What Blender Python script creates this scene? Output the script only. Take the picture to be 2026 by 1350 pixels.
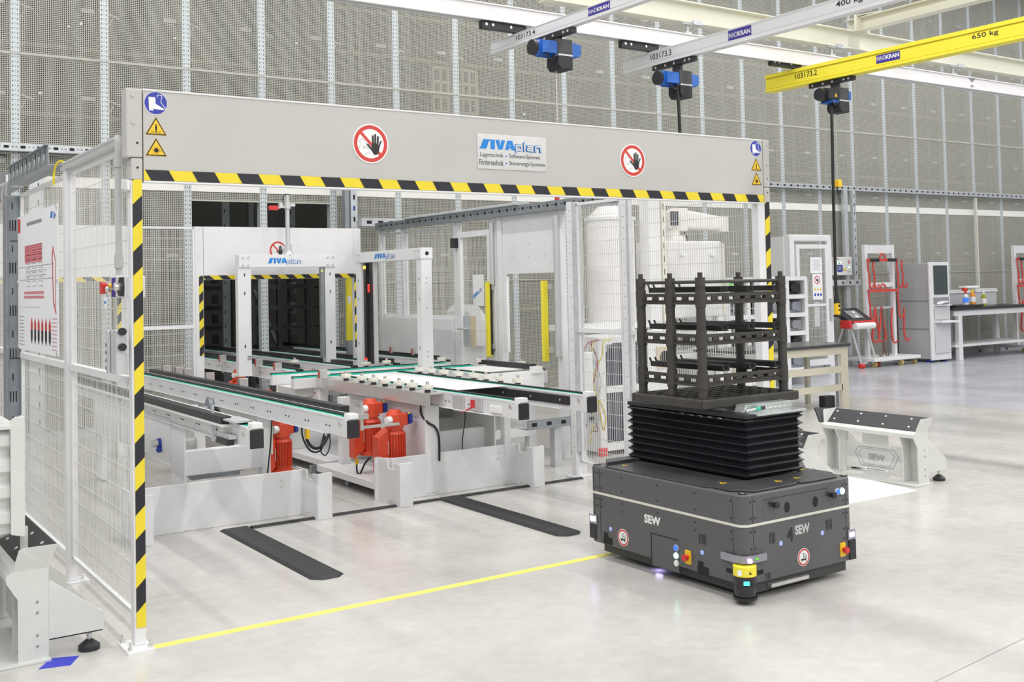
import bpy, math, random
from mathutils import Vector, Matrix
random.seed(7)
S = bpy.context.scene
C = S.collection
for o in list(bpy.data.objects): bpy.data.objects.remove(o)
V = Vector
# ---------------------------------------------------------------- camera
cam = bpy.data.cameras.new('camera'); co = bpy.data.objects.new('camera', cam); C.objects.link(co)
R0 = ((0.8285268, -0.5595392, -0.0214268), (0.0013206, 0.0402181, -0.9991901), (0.5599478, 0.8278275, 0.0340607))
m = Matrix(((R0[0][0], -R0[1][0], -R0[2][0], 0), (R0[0][1], -R0[1][1], -R0[2][1], 0), (R0[0][2], -R0[1][2], -R0[2][2], 1.55), (0, 0, 0, 1)))
co.matrix_world = m
cam.sensor_width = 36; cam.sensor_fit = 'HORIZONTAL'; cam.lens = 2120.1 / 2026 * 36
cam.shift_y = -185 / 2026; cam.clip_end = 200
S.camera = co
# ---------------------------------------------------------------- world + lights + exposure
w = bpy.data.worlds.new('world'); S.world = w; w.use_nodes = True
w.node_tree.nodes['Background'].inputs[0].default_value = (0.93, 0.95, 1.0, 1)
w.node_tree.nodes['Background'].inputs[1].default_value = 0.36
S.view_settings.view_transform = 'Standard'; S.view_settings.look = 'None'
S.view_settings.gamma = 1; S.view_settings.use_curve_mapping = False
S.view_settings.exposure = 0.03
def area(name, loc, sx, sy, power, rot=(0, 0, 0), col=(1, 0.985, 0.96)):
    l = bpy.data.lights.new(name, 'AREA'); l.shape = 'RECTANGLE'; l.size = sx; l.size_y = sy; l.energy = power; l.color = col
    o = bpy.data.objects.new(name, l); C.objects.link(o); o.location = loc; o.rotation_euler = rot
    o['label'] = 'strip light above the hall and added inside the store'; o['category'] = 'ceiling light'; o['group'] = 'ceiling strip lights'
    return o
for x in (-5.5, -1.0, 3.5, 8.0, 12.5, 17.0, 21.5):
    area('strip_and_fill_light', (x, 2.5, 7.4), 0.14, 17, 430)
for x in (5, 14, 23): area('strip_and_fill_light', (x, 15.3, 7.9), 7.5, 0.3, 45)  # fill lamps added inside the store to brighten the rack behind the mesh
area('strip_and_fill_light', (6, -6, 5.5), 16, 1.2, 330, (math.radians(52), 0, 0))  # broad lamp behind the camera, tilted towards the scene
# ---------------------------------------------------------------- materials
def mat(name, col, rough=0.5, metal=0.0, emit=None, es=0.0, spec=0.5, noise=0.0, nscale=8.0, coat=0.0, alpha=None, trans=0.0):
    mm = bpy.data.materials.new(name); mm.use_nodes = True
    nt = mm.node_tree; b = nt.nodes['Principled BSDF']
    c = (col[0], col[1], col[2], 1)
    b.inputs['Base Color'].default_value = c
    b.inputs['Roughness'].default_value = rough; b.inputs['Metallic'].default_value = metal
    b.inputs['Specular IOR Level'].default_value = spec
    if coat: b.inputs['Coat Weight'].default_value = coat
    if trans: b.inputs['Transmission Weight'].default_value = trans
    if emit: b.inputs['Emission Color'].default_value = (*emit, 1); b.inputs['Emission Strength'].default_value = es
    if noise:
        t = nt.nodes.new('ShaderNodeTexCoord'); n = nt.nodes.new('ShaderNodeTexNoise'); r = nt.nodes.new('ShaderNodeMapRange')
        n.inputs['Scale'].default_value = nscale; n.inputs['Detail'].default_value = 5
        r.inputs[1].default_value = 0.3; r.inputs[2].default_value = 0.7; r.inputs[3].default_value = 1 - noise; r.inputs[4].default_value = 1 + noise * 0.5
        mx = nt.nodes.new('ShaderNodeMix'); mx.data_type = 'RGBA'; mx.blend_type = 'MULTIPLY'; mx.inputs['Factor'].default_value = 1
        mx.inputs['A'].default_value = c
        nt.links.new(t.outputs['Object'], n.inputs['Vector']); nt.links.new(n.outputs['Fac'], r.inputs[0]); nt.links.new(r.outputs[0], mx.inputs['B'])
        nt.links.new(mx.outputs['Result'], b.inputs['Base Color'])
    return mm
def gr(v, t=(1, 1, 1)): return (v * t[0], v * t[1], v * t[2])
WHITE = mat('painted_light_grey', (0.79, 0.79, 0.80), 0.40, noise=0.05, nscale=3)
HEAD = mat('painted_header_grey', (0.52, 0.51, 0.485), 0.45, noise=0.03, nscale=4)
STAT = mat('painted_station', (0.67, 0.68, 0.65), 0.42, noise=0.05)
WIREW = mat('wire_white', (0.66, 0.66, 0.63), 0.4)
RACKW = mat('rack_mesh_wire', (0.52, 0.515, 0.45), 0.55, 0.0)
GALV = mat('galvanised_steel', (0.60, 0.63, 0.65), 0.42, 0.35, noise=0.12, nscale=14)
GALVD = mat('galvanised_dark', (0.33, 0.36, 0.39), 0.4, 0.5, noise=0.15, nscale=10)
STEEL = mat('brushed_steel', (0.72, 0.71, 0.69), 0.3, 0.7, noise=0.06, nscale=20)
ALU = mat('aluminium', (0.66, 0.66, 0.67), 0.38, 0.45, noise=0.04)
BLACK = mat('black_plastic', (0.022, 0.022, 0.026), 0.4)
RUBBER = mat('black_rubber', (0.03, 0.03, 0.032), 0.65, noise=0.15)
DARK = mat('dark_hole', (0.012, 0.012, 0.012), 0.8)
CHAIN = mat('chain_steel', (0.05, 0.05, 0.05), 0.4, 0.6)
GREEN = mat('green_strip', (0.02, 0.50, 0.36), 0.4)
YEL = mat('yellow_tape', (0.83, 0.66, 0.03), 0.45, noise=0.04)
YBL = mat('black_tape', (0.017, 0.018, 0.025), 0.45)
YFLOOR = mat('floor_tape_yellow', (0.93, 0.86, 0.16), 0.5)
YELP = mat('yellow_paint', (0.90, 0.78, 0.05), 0.4)
RED = mat('red_orange_paint', (0.72, 0.075, 0.03), 0.38, noise=0.08)
REDP = mat('red_plastic', (0.66, 0.04, 0.035), 0.4)
REDS = mat('sign_red', (0.62, 0.05, 0.04), 0.5)
BLUES = mat('sign_blue', (0.035, 0.05, 0.38), 0.45)
BLUE = mat('blue_paint', (0.02, 0.12, 0.50), 0.35)
BLUEC = mat('blue_cap', (0.02, 0.05, 0.35), 0.4)
LOGOB = mat('logo_blue', (0.01, 0.23, 0.68), 0.45)
INDIGO = mat('label_indigo', (0.045, 0.03, 0.30), 0.5)
SIGNW = mat('sign_white', (0.84, 0.84, 0.83), 0.5)
PAPER = mat('paper_white', (0.86, 0.86, 0.88), 0.6)
AMBER = mat('sign_amber', (0.88, 0.56, 0.02), 0.45)
TEXTK = mat('print_black', (0.02, 0.02, 0.02), 0.6)
TEXTG = mat('print_grey', (0.28, 0.28, 0.30), 0.6)
PINK = mat('print_pink', (0.62, 0.22, 0.25), 0.6)
AGVC = mat('vehicle_anthracite', (0.105, 0.105, 0.110), 0.42, 0.0, noise=0.10, nscale=60)
AGVT = mat('vehicle_top', (0.06, 0.06, 0.066), 0.38, noise=0.25, nscale=5)
BELL = mat('bellows_vinyl', (0.009, 0.009, 0.013), 0.24, noise=0.2, nscale=12)
CRATE = mat('crate_plastic', (0.052, 0.048, 0.042), 0.55, noise=0.18, nscale=6)
TRAYM = mat('tray_black', (0.022, 0.022, 0.023), 0.28)
CREAM = mat('cream_paint', (0.74, 0.73, 0.62), 0.45)
BEIGE = mat('beige_paint', (0.58, 0.55, 0.44), 0.45)
CRANEW = mat('crane_white', (0.82, 0.80, 0.80), 0.4)
ROLLW = mat('roller_white', (0.85, 0.83, 0.74), 0.45)
BRIGHTW = mat('white_plate', (0.88, 0.88, 0.87), 0.45)
LAMPW = mat('lamp_white', (0.9, 0.9, 1), 0.3, emit=(0.52, 0.44, 1.0), es=9)
LAMPV = mat('lamp_violet', (0.8, 0.6, 1), 0.3, emit=(0.75, 0.45, 1.0), es=3)
LAMPG = mat('lamp_green', (0.6, 1, 0.7), 0.3, emit=(0.25, 1.0, 0.55), es=4)
LAMPC = mat('display_cyan', (0.1, 0.9, 0.8), 0.3, emit=(0.05, 0.9, 0.7), es=1.5)
LAMPR = mat('lamp_red', (0.8, 0.05, 0.04), 0.3, emit=(1, 0.03, 0.02), es=0.9)
LAMPY = mat('lamp_amber', (1, 0.7, 0.1), 0.3, emit=(1, 0.6, 0.05), es=2)
BUTB = mat('button_blue', (0.05, 0.18, 0.65), 0.3, emit=(0.05, 0.2, 0.9), es=0.5)
LENS = mat('lamp_lens', (0.30, 0.30, 0.34), 0.12, 0.2)
PERSPEX = mat('clear_plastic', (0.75, 0.78, 0.78), 0.15, trans=0.0, spec=0.7)
STRIPEC = mat('reflective_cream', (0.70, 0.69, 0.60), 0.5)
GRILLE = mat('grille_dark', (0.05, 0.055, 0.085), 0.5)
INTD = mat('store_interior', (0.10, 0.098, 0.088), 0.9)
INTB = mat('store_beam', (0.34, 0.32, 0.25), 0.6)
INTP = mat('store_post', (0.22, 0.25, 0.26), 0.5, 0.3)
CABLE = mat('cable_black', (0.012, 0.012, 0.012), 0.5)
CABW = mat('cable_grey', (0.5, 0.5, 0.5), 0.5)
GRN = mat('bright_green', (0.15, 0.8, 0.05), 0.5)
REDF = mat('hook_red', (0.60, 0.06, 0.05), 0.45)
TAN = mat('tan_plate', (0.62, 0.53, 0.36), 0.6)
BLUET = mat('floor_tape_blue', (0.04, 0.05, 0.55), 0.5)

def floor_mat(c1=(0.50, 0.485, 0.455, 1), c2=(0.61, 0.595, 0.57, 1)):
    mm = bpy.data.materials.new('polished_concrete'); mm.use_nodes = True
    nt = mm.node_tree; b = nt.nodes['Principled BSDF']; L = nt.links.new
    t = nt.nodes.new('ShaderNodeTexCoord')
    n1 = nt.nodes.new('ShaderNodeTexNoise'); n1.inputs['Scale'].default_value = 1.1; n1.inputs['Detail'].default_value = 6; n1.inputs['Roughness'].default_value = 0.62
    n2 = nt.nodes.new('ShaderNodeTexNoise'); n2.inputs['Scale'].default_value = 14; n2.inputs['Detail'].default_value = 6
    r1 = nt.nodes.new('ShaderNodeValToRGB'); r1.color_ramp.elements[0].position = 0.32; r1.color_ramp.elements[1].position = 0.66
    r1.color_ramp.elements[0].color = c1; r1.color_ramp.elements[1].color = c2
    r2 = nt.nodes.new('ShaderNodeMapRange'); r2.inputs[1].default_value = 0.3; r2.inputs[2].default_value = 0.7; r2.inputs[3].default_value = 0.94; r2.inputs[4].default_value = 1.04
    mx = nt.nodes.new('ShaderNodeMix'); mx.data_type = 'RGBA'; mx.blend_type = 'MULTIPLY'; mx.inputs['Factor'].default_value = 1
    L(t.outputs['Object'], n1.inputs['Vector']); L(t.outputs['Object'], n2.inputs['Vector'])
    L(n1.outputs['Fac'], r1.inputs[0]); L(n2.outputs['Fac'], r2.inputs[0]); L(r1.outputs[0], mx.inputs['A']); L(r2.outputs[0], mx.inputs['B'])
    L(mx.outputs['Result'], b.inputs['Base Color'])
    r3 = nt.nodes.new('ShaderNodeMapRange'); r3.inputs[3].default_value = 0.12; r3.inputs[4].default_value = 0.30
    L(n1.outputs['Fac'], r3.inputs[0]); L(r3.outputs[0], b.inputs['Roughness'])
    b.inputs['Specular IOR Level'].default_value = 0.5
    return mm
FLOOR = floor_mat(); FLOOR2 = floor_mat((0.47, 0.485, 0.53, 1), (0.56, 0.575, 0.62, 1))
CRALU = mat('crane_aluminium', (0.78, 0.78, 0.79), 0.35, 0.1)

# ---------------------------------------------------------------- mesh builder
class G:
    def __init__(s): s.v = []; s.f = []; s.m = []; s.s = []; s.pr = []; s.raw = False
    def mark(s, nv, nf): s.pr.append((nv, len(s.v), nf, len(s.f))); return s
    def add(s, vs, fs, m=0, sm=False):
        b = len(s.v); s.v += [tuple(p) for p in vs]
        for f in fs: s.f.append(tuple(b + i for i in f)); s.m.append(m); s.s.append(sm)
        return s
    def box(s, x0, x1, y0, y1, z0, z1, m=0):
        G.n = (G.n + 1) % 5; e = G.n * 0.00009; x0 += e; x1 -= e; y0 += e; y1 -= e; z0 += e; z1 -= e; nv, nf = len(s.v), len(s.f)
        return s.add([(x0, y0, z0), (x1, y0, z0), (x1, y1, z0), (x0, y1, z0), (x0, y0, z1), (x1, y0, z1), (x1, y1, z1), (x0, y1, z1)],
                     [(0, 3, 2, 1), (4, 5, 6, 7), (0, 1, 5, 4), (1, 2, 6, 5), (2, 3, 7, 6), (3, 0, 4, 7)], m).mark(nv, nf)
    def bar(s, a, b, w, h, m=0, up=(0, 0, 1)):
        nv, nf = len(s.v), len(s.f)
        a = V(a); b = V(b); d = (b - a).normalized(); u = V(up)
        if abs(d.dot(u)) > 0.98: u = V((1, 0, 0))
        x = d.cross(u).normalized() * w / 2; y = x.cross(d).normalized() * h / 2
        vs = [a - x - y, a + x - y, a + x + y, a - x + y, b - x - y, b + x - y, b + x + y, b - x + y]
        return s.add(vs, [(3, 2, 1, 0), (4, 5, 6, 7), (0, 1, 5, 4), (1, 2, 6, 5), (2, 3, 7, 6), (3, 0, 4, 7)], m).mark(nv, nf)
    def cyl(s, a, b, r, n=14, m=0, r2=None, cap=True):
        nv, nf = len(s.v), len(s.f)
        a = V(a); b = V(b); d = (b - a).normalized(); u = V((0, 0, 1)) if abs(d.z) < 0.9 else V((1, 0, 0))
        x = d.cross(u).normalized(); y = d.cross(x); r2 = r if r2 is None else r2
        vs = []
        for i in range(n):
            t = 2 * math.pi * i / n; vs.append(a + (x * math.cos(t) + y * math.sin(t)) * r)
        for i in range(n):
            t = 2 * math.pi * i / n; vs.append(b + (x * math.cos(t) + y * math.sin(t)) * r2)
        s.add(vs, [((i + 1) % n, i, n + i, n + (i + 1) % n) for i in range(n)], m, True)
        if cap: s.add(vs, [tuple(range(n)), tuple(range(2 * n - 1, n - 1, -1))], m)
        return s.mark(nv, nf)
    def tube(s, pts, r, n=8, m=0):
        nv, nf = len(s.v), len(s.f)
        pts = [V(p) for p in pts]; vs = []; px = None
        if len(pts) > 2:
            q = [pts[0]] + pts + [pts[-1]]; out = []
            for i in range(1, len(q) - 2):
                for k in range(4):
                    t = k / 4; out.append(0.5 * ((2 * q[i]) + (q[i + 1] - q[i - 1]) * t + (2 * q[i - 1] - 5 * q[i] + 4 * q[i + 1] - q[i + 2]) * t * t + (3 * q[i] - q[i - 1] - 3 * q[i + 1] + q[i + 2]) * t ** 3))
            pts = out + [pts[-1]]
        for i, p in enumerate(pts):
            d = (pts[min(i + 1, len(pts) - 1)] - pts[max(i - 1, 0)]).normalized()
            if px is None: px = d.cross(V((0, 0, 1)) if abs(d.z) < 0.9 else V((1, 0, 0))).normalized()
            px = (px - d * px.dot(d)).normalized(); py = d.cross(px)
            for k in range(n):
                t = 2 * math.pi * k / n; vs.append(p + (px * math.cos(t) + py * math.sin(t)) * r)
        fs = []
        for i in range(len(pts) - 1):
            for k in range(n): fs.append((i * n + k, (i + 1) * n + k, (i + 1) * n + (k + 1) % n, i * n + (k + 1) % n))
        s.add(vs, [f[::-1] for f in fs], m, True)
        s.add(vs, [tuple(range(n - 1, -1, -1)), tuple(range((len(pts) - 1) * n, len(pts) * n))], m)
        return s.mark(nv, nf)
    def prism(s, poly, off, m=0):
        nv, nf = len(s.v), len(s.f)
        n = len(poly); off = V(off); a = [V(p) for p in poly]; b = [p + off for p in a]
        return s.add(a + b, [tuple(range(n)), tuple(range(2 * n - 1, n - 1, -1))] + [((i + 1) % n, i, n + i, n + (i + 1) % n) for i in range(n)], m).mark(nv, nf)
    def ball(s, c, r, m=0, n=10, sz=1.0):
        nv, nf = len(s.v), len(s.f)
        vs = []; fs = []
        for i in range(n // 2 + 1):
            a = math.pi * i / (n // 2)
            for k in range(n):
                t = 2 * math.pi * k / n; vs.append((c[0] + r * math.sin(a) * math.cos(t), c[1] + r * math.sin(a) * math.sin(t), c[2] + r * sz * math.cos(a)))
        for i in range(n // 2):
            for k in range(n): fs.append((i * n + k, (i + 1) * n + k, (i + 1) * n + (k + 1) % n, i * n + (k + 1) % n))
        return s.add(vs, fs, m, True).mark(nv, nf)
    def quad(s, a, b, c, d, m=0): return s.add([a, b, c, d], [(0, 1, 2, 3)], m)
G.n = 0
ORG = {}
def clusters(g):
    if not g.pr or len(g.pr) > 420 or g.pr[-1][1] != len(g.v) or g.pr[0][0] != 0 or any(p[1] != q[0] for p, q in zip(g.pr, g.pr[1:])): return None
    bb = []
    for a, b, c, d in g.pr:
        q = g.v[a:b]; bb.append([min(p[i] for p in q) - 0.0012 for i in range(3)] + [max(p[i] for p in q) + 0.0012 for i in range(3)])
    par = list(range(len(bb)))
    def fd(i):
        while par[i] != i: par[i] = par[par[i]]; i = par[i]
        return i
    for i in range(len(bb)):
        A = bb[i]
        for j in range(i):
            B = bb[j]
            if A[0] <= B[3] and B[0] <= A[3] and A[1] <= B[4] and B[1] <= A[4] and A[2] <= B[5] and B[2] <= A[5]:
                par[fd(i)] = fd(j)
    out = {}
    for i in range(len(bb)): out.setdefault(fd(i), []).append(i)
    return list(out.values())
KEEP = {'cable', 'hose', 'louvre', 'wire_panel', 'chain', 'equipment'}
def org(o): return ORG.get(o.name, V((0, 0, 0)))
def build(name, g, mats, parent=None, label=None, bevel=0.0, kind=None, seg=2):
    if parent and not kind and len(g.pr) > 1 and name not in KEEP:
        cl = clusters(g)
        if cl and len(cl) > 26: kind = 'stuff'
        elif cl and len(cl) > 1:
            first = None
            for c in cl:
                h = G(); 
                for i in sorted(c):
                    a, b, c0, d0 = g.pr[i]; off = len(h.v) - a; h.v += g.v[a:b]
                    for k in range(c0, d0): h.f.append(tuple(q + off for q in g.f[k])); h.m.append(g.m[k]); h.s.append(g.s[k])
                o = build(name, h, mats, parent, label, bevel, None, seg); first = first or o
            return first
    me = bpy.data.meshes.new(name); og = org(parent) if parent else V((0, 0, 0))
    me.from_pydata([(p[0] - og.x, p[1] - og.y, p[2] - og.z) for p in g.v], [], g.f)
    if not isinstance(mats, (list, tuple)): mats = [mats]
    for mm in mats: me.materials.append(mm)
    me.polygons.foreach_set('material_index', g.m); me.polygons.foreach_set('use_smooth', g.s); me.update()
    o = bpy.data.objects.new(name, me); C.objects.link(o)
    if parent: o.parent = parent; ORG[o.name] = og
    if label: o['label'] = label
    if kind: o['kind'] = kind
    if bevel:
        b = o.modifiers.new('bevel', 'BEVEL'); b.width = bevel; b.segments = seg; b.limit_method = 'ANGLE'; b.angle_limit = math.radians(40)
    return o
def tag(o, label, cat, group=None):
    o['label'] = label; o['category'] = cat
    if group: o['group'] = group
    return o
def thing(name, label, cat, loc=(0, 0, 0), group=None):
    o = bpy.data.objects.new(name, None); C.objects.link(o); o.location = loc; o.empty_display_size = 0.1
    ORG[o.name] = V(loc); return tag(o, label, cat, group)
def dup(root, loc, label=None, rz=0.0):
    r = root.copy(); C.objects.link(r); r.location = loc; r.rotation_euler = (0, 0, rz); ORG[r.name] = V(loc)
    if label: r['label'] = label
    for ch in list(root.children):
        c = ch.copy(); C.objects.link(c); c.parent = r
        for gch in ch.children:
            d = gch.copy(); C.objects.link(d); d.parent = c
    return r
class F:   # flat print frame on a real surface: origin, right, up, normal
    def __init__(s, o, r, u): s.o = V(o); s.r = V(r).normalized(); s.u = V(u).normalized(); s.n = s.r.cross(s.u); s.g = G(); s.k = 0
    def p(s, x, y, d=0.0): return s.o + s.r * x + s.u * y + s.n * d
    def poly(s, pts, m, d): s.g.add([s.p(x, y, d) for x, y in pts], [tuple(range(len(pts)))], m); return s
    def disc(s, cx, cy, r, m, d, n=40): return s.poly([(cx + r * math.cos(2 * math.pi * i / n), cy + r * math.sin(2 * math.pi * i / n)) for i in range(n)], m, d)
    def ring(s, cx, cy, r1, r2, m, d, n=44):
        for i in range(n):
            a, b = 2 * math.pi * i / n, 2 * math.pi * (i + 1) / n
            s.poly([(cx + r1 * math.cos(a), cy + r1 * math.sin(a)), (cx + r2 * math.cos(a), cy + r2 * math.sin(a)), (cx + r2 * math.cos(b), cy + r2 * math.sin(b)), (cx + r1 * math.cos(b), cy + r1 * math.sin(b))], m, d)
        return s
    def line(s, pts, w, m, d):
        for (x0, y0), (x1, y1) in zip(pts, pts[1:]):
            l = math.hypot(x1 - x0, y1 - y0) or 1; nx, ny = -(y1 - y0) / l * w / 2, (x1 - x0) / l * w / 2
            s.poly([(x0 - nx, y0 - ny), (x1 - nx, y1 - ny), (x1 + nx, y1 + ny), (x0 + nx, y0 + ny)], m, d)
        return s
    def rect(s, x0, x1, y0, y1, m, d): return s.poly([(x0, y0), (x1, y0), (x1, y1), (x0, y1)], m, d)
    def slab(s, pts, t, m=0):  # solid plate in front of the surface
        s.g.prism([s.p(x, y, 0) for x, y in pts][::-1], s.n * t, m); return s
def circ(cx, cy, r, n=40): return [(cx + r * math.cos(2 * math.pi * i / n), cy + r * math.sin(2 * math.pi * i / n)) for i in range(n)]
TC = {}
def text(body, o, r, u, h, mt, parent, width=None, off=0.0, shear=0.0, name='lettering', center=False, lift=0.0006, fill=None):
    key = (body, round(off, 4), round(shear, 3))
    if key not in TC:
        cu = bpy.data.curves.new('t', 'FONT'); cu.body = body; cu.size = 1.0; cu.offset = off; cu.shear = shear; cu.resolution_u = 3
        ob = bpy.data.objects.new('t', cu); C.objects.link(ob); bpy.context.view_layer.update()
        me = bpy.data.meshes.new_from_object(ob.evaluated_get(bpy.context.evaluated_depsgraph_get()))
        TC[key] = ([tuple(v.co) for v in me.vertices], [tuple(p.vertices) for p in me.polygons])
        bpy.data.objects.remove(ob); bpy.data.curves.remove(cu)
    vs, fs = TC[key]
    x0 = min(v[0] for v in vs); x1 = max(v[0] for v in vs); y0 = min(v[1] for v in vs); y1 = max(v[1] for v in vs)
    k = h / (y1 - y0); kx = k if width is None else width / (x1 - x0)
    O = V(o); Rr = V(r).normalized(); U = V(u).normalized(); N = Rr.cross(U); sx = -(x1 - x0) * kx / 2 if center else 0
    g = G(); g.add([O + Rr * ((v[0] - x0) * kx + sx) + U * ((v[1] - y0) * k) + N * lift for v in vs], fs, 0)
    return build(name, g, mt, parent)
X_, Y_, Z_ = V((1, 0, 0)), V((0, 1, 0)), V((0, 0, 1))
FRONT = (X_, Z_)        # surface facing -Y
LEFT = (-Y_, Z_)        # surface facing -X
LAMPS = mat('lamp_small', (0.8, 0.85, 1), 0.4, emit=(0.8, 0.86, 1.0), es=1.2)
# ================================================================ SETTING
def struct(name, g, m, label=None, parent=None):
    o = build(name, g, m, parent)
    if not parent: o['kind'] = 'structure'
    if label: o['label'] = label
    return o
g = G()
g.box(-14, 11.495, -10, 12.6, -0.2, 0); g.box(11.507, 34, -10, 12.6, -0.2, 0, 2); g.box(11.49, 11.51, -10, 12.6, -0.2, -0.012, 1); g.box(-14, 34, 12.6, 18, -0.2, 0, 0)
floor = struct('floor', g, [FLOOR, DARK, FLOOR2])
struct('trim_1', G().prism([(2.9, 2.473, 0.0), (11.49, 3.306, 0.0), (11.49, 3.311, 0.0), (2.9, 2.478, 0.0)], (0, 0, 0.0004)), TEXTG, 'fine joint line in the concrete floor, lower right')
wall = struct('wall_rear', G().box(-2.7, 24, 12.49, 12.56, 0, 0.05), GALV, 'tall rear wall of the store clad in fine wire mesh between galvanised posts')
struct('wall_added_back', G().box(-3, 30, 17, 17.1, 0, 8.2), INTD)  # dark walls and ceiling added to keep the store behind the mesh dark
struct('wall_added_left', G().box(-3, -2.9, 12.6, 17, 0, 8.2), INTD)
struct('wall_added_right', G().box(29.9, 30, 12.6, 17, 0, 8.2), INTD)
struct('ceiling_added', G().box(-3, 30, 12.6, 17.1, 8.2, 8.3), INTD)  # added unseen lid, keeps world light out of the store
def mesh_data(name, Wd, z0, z1):
    g = G(); t = 0.0036; n = round(Wd / 0.0222)
    def strip(x0, x1, za, zb, y0, y1):
        g.add([(x0, y0, za), (x1, y0, za), (x1, y0, zb), (x0, y0, zb), (x0, y1, za), (x1, y1, za), (x1, y1, zb), (x0, y1, zb)],
              [(0, 1, 2, 3), (1, 5, 6, 2), (4, 0, 3, 7), (3, 2, 6, 7)] if x1 - x0 < 0.1 else [(0, 1, 2, 3), (3, 2, 6, 7), (4, 5, 1, 0)])
    for i in range(n): x = (i + 0.5) * Wd / n; strip(x - t, x + t, z0, z1, 0, 0.004)
    k = round((z1 - z0) / 0.0208)
    for i in range(k + 1): z = z0 + (z1 - z0) * i / k; strip(0, Wd, z - t, z + t, -0.001, 0.003)
    g.box(0, Wd, -0.003, 0.003, z0 - 0.012, z0 + 0.008); g.box(0, Wd, -0.003, 0.003, z1 - 0.008, z1 + 0.012)
    o = build('mesh_panel', g, RACKW); me = o.data; bpy.data.objects.remove(o); return me
W9 = 0.925
panels = {'low': mesh_data('low', W9, 0.05, 3.07), 'short': mesh_data('short', W9, 2.62, 3.07), 'mid': mesh_data('mid', W9, 3.18, 4.14), 'a': mesh_data('a', W9, 4.17, 5.90), 'b': mesh_data('b', W9, 5.93, 7.9)}
gp = G(); gp.box(-0.045, 0.045, -0.010, 0.004, 0, 7.9); gp.box(-0.045, -0.037, -0.009, 0.09, 0, 7.9); gp.box(0.037, 0.045, -0.009, 0.09, 0, 7.9)
for i in range(150):
    z = 0.06 + i * 0.052
    for x in (-0.026, 0.026): gp.quad((x - 0.005, -0.0105, z - 0.011), (x + 0.005, -0.0105, z - 0.011), (x + 0.005, -0.0105, z + 0.011), (x - 0.005, -0.0105, z + 0.011), 1)
    gp.quad((-0.003, -0.0105, z), (0.003, -0.0105, z), (0.003, -0.0105, z + 0.012), (-0.003, -0.0105, z + 0.012), 1)
po = build('wall_post', gp, [mat('post_galvanised', (0.60, 0.64, 0.65), 0.45, 0.15), mat('post_slot', (0.16, 0.17, 0.17), 0.7)], wall); po.location = (2.03 - 4 * W9, 12.5, 0)
for k in range(-4, 24):
    x = 2.03 + k * W9
    if k > -4: p = po.copy(); C.objects.link(p); p.location = (x, 12.5, 0)
    if k == 23: break
    for key, me in panels.items():
        if key == 'low' and k in (2, 3): continue
        if key == 'short' and k not in (2, 3): continue
        o = bpy.data.objects.new('mesh_panel', me); C.objects.link(o); o.parent = wall; o.location = (x, 12.5, 0)
# slotted cable channel along the wall
g = G(); g.box(-2, 24, 12.38, 12.386, 3.085, 3.165); g.box(-2, 24, 12.38, 12.48, 3.158, 3.165); g.box(-2, 24, 12.38, 12.48, 3.085, 3.091)
x = -1.9
while x < 24:
    g.quad((x, 12.3795, 3.112), (x + 0.05, 12.3795, 3.112), (x + 0.05, 12.3795, 3.142), (x, 12.3795, 3.142), 1)
    for q in (0.075, 0.115): g.quad((x + q, 12.3795, 3.124), (x + q + 0.022, 12.3795, 3.124), (x + q + 0.022, 12.3795, 3.131), (x + q, 12.3795, 3.131), 1)
    x += 0.165
build('cable_channel', g, [GALV, DARK], wall)
g = G()
for z in (4.155, 5.915): g.box(-2.6, 24, 12.482, 12.489, z - 0.008, z + 0.008)
g.box(5.9, 24, 12.482, 12.489, 1.60, 1.612)
build('seam_strip', g, RACKW, wall)
# storage rack inside the wall
rk = thing('storage_rack', 'dim steel storage rack behind the wall mesh', 'rack', (0, 14, 0))
for k in range(-2, 23):
    x = 2.03 + k * W9
    g = G(); g.box(x - 0.05, x + 0.05, 13.85, 13.93, 0, 7.8)
    for i in range(40): g.quad((x - 0.03, 13.849, 0.1 + i * 0.19), (x - 0.018, 13.849, 0.1 + i * 0.19), (x - 0.010, 13.849, 0.15 + i * 0.19), (x - 0.022, 13.849, 0.15 + i * 0.19), 1)
    build('rack_post', g, [INTP, DARK], rk)
    if k % 2 == 0:
        g = G(); g.bar((x, 13.9, 0.3), (x, 15.4, 1.6), 0.05, 0.04); g.bar((x, 15.4, 1.6), (x, 13.9, 2.9), 0.05, 0.04); g.bar((x, 13.9, 2.9), (x, 15.4, 4.2), 0.05, 0.04); g.bar((x, 13.9, 5.5), (x, 15.4, 4.2), 0.05, 0.04)
        g.box(x - 0.04, x + 0.04, 15.4, 15.48, 0, 7.6); build('diagonal_brace', g, INTP, rk)
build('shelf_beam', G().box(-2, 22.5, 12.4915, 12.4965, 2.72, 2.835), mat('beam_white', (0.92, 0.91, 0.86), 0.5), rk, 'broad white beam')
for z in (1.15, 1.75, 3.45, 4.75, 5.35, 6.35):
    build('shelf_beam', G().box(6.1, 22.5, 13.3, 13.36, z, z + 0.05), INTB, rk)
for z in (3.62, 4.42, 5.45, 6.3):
    build('shelf_beam', G().box(-2, 6.1, 13.3, 13.36, z, z + 0.05), INTB, rk)
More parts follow.
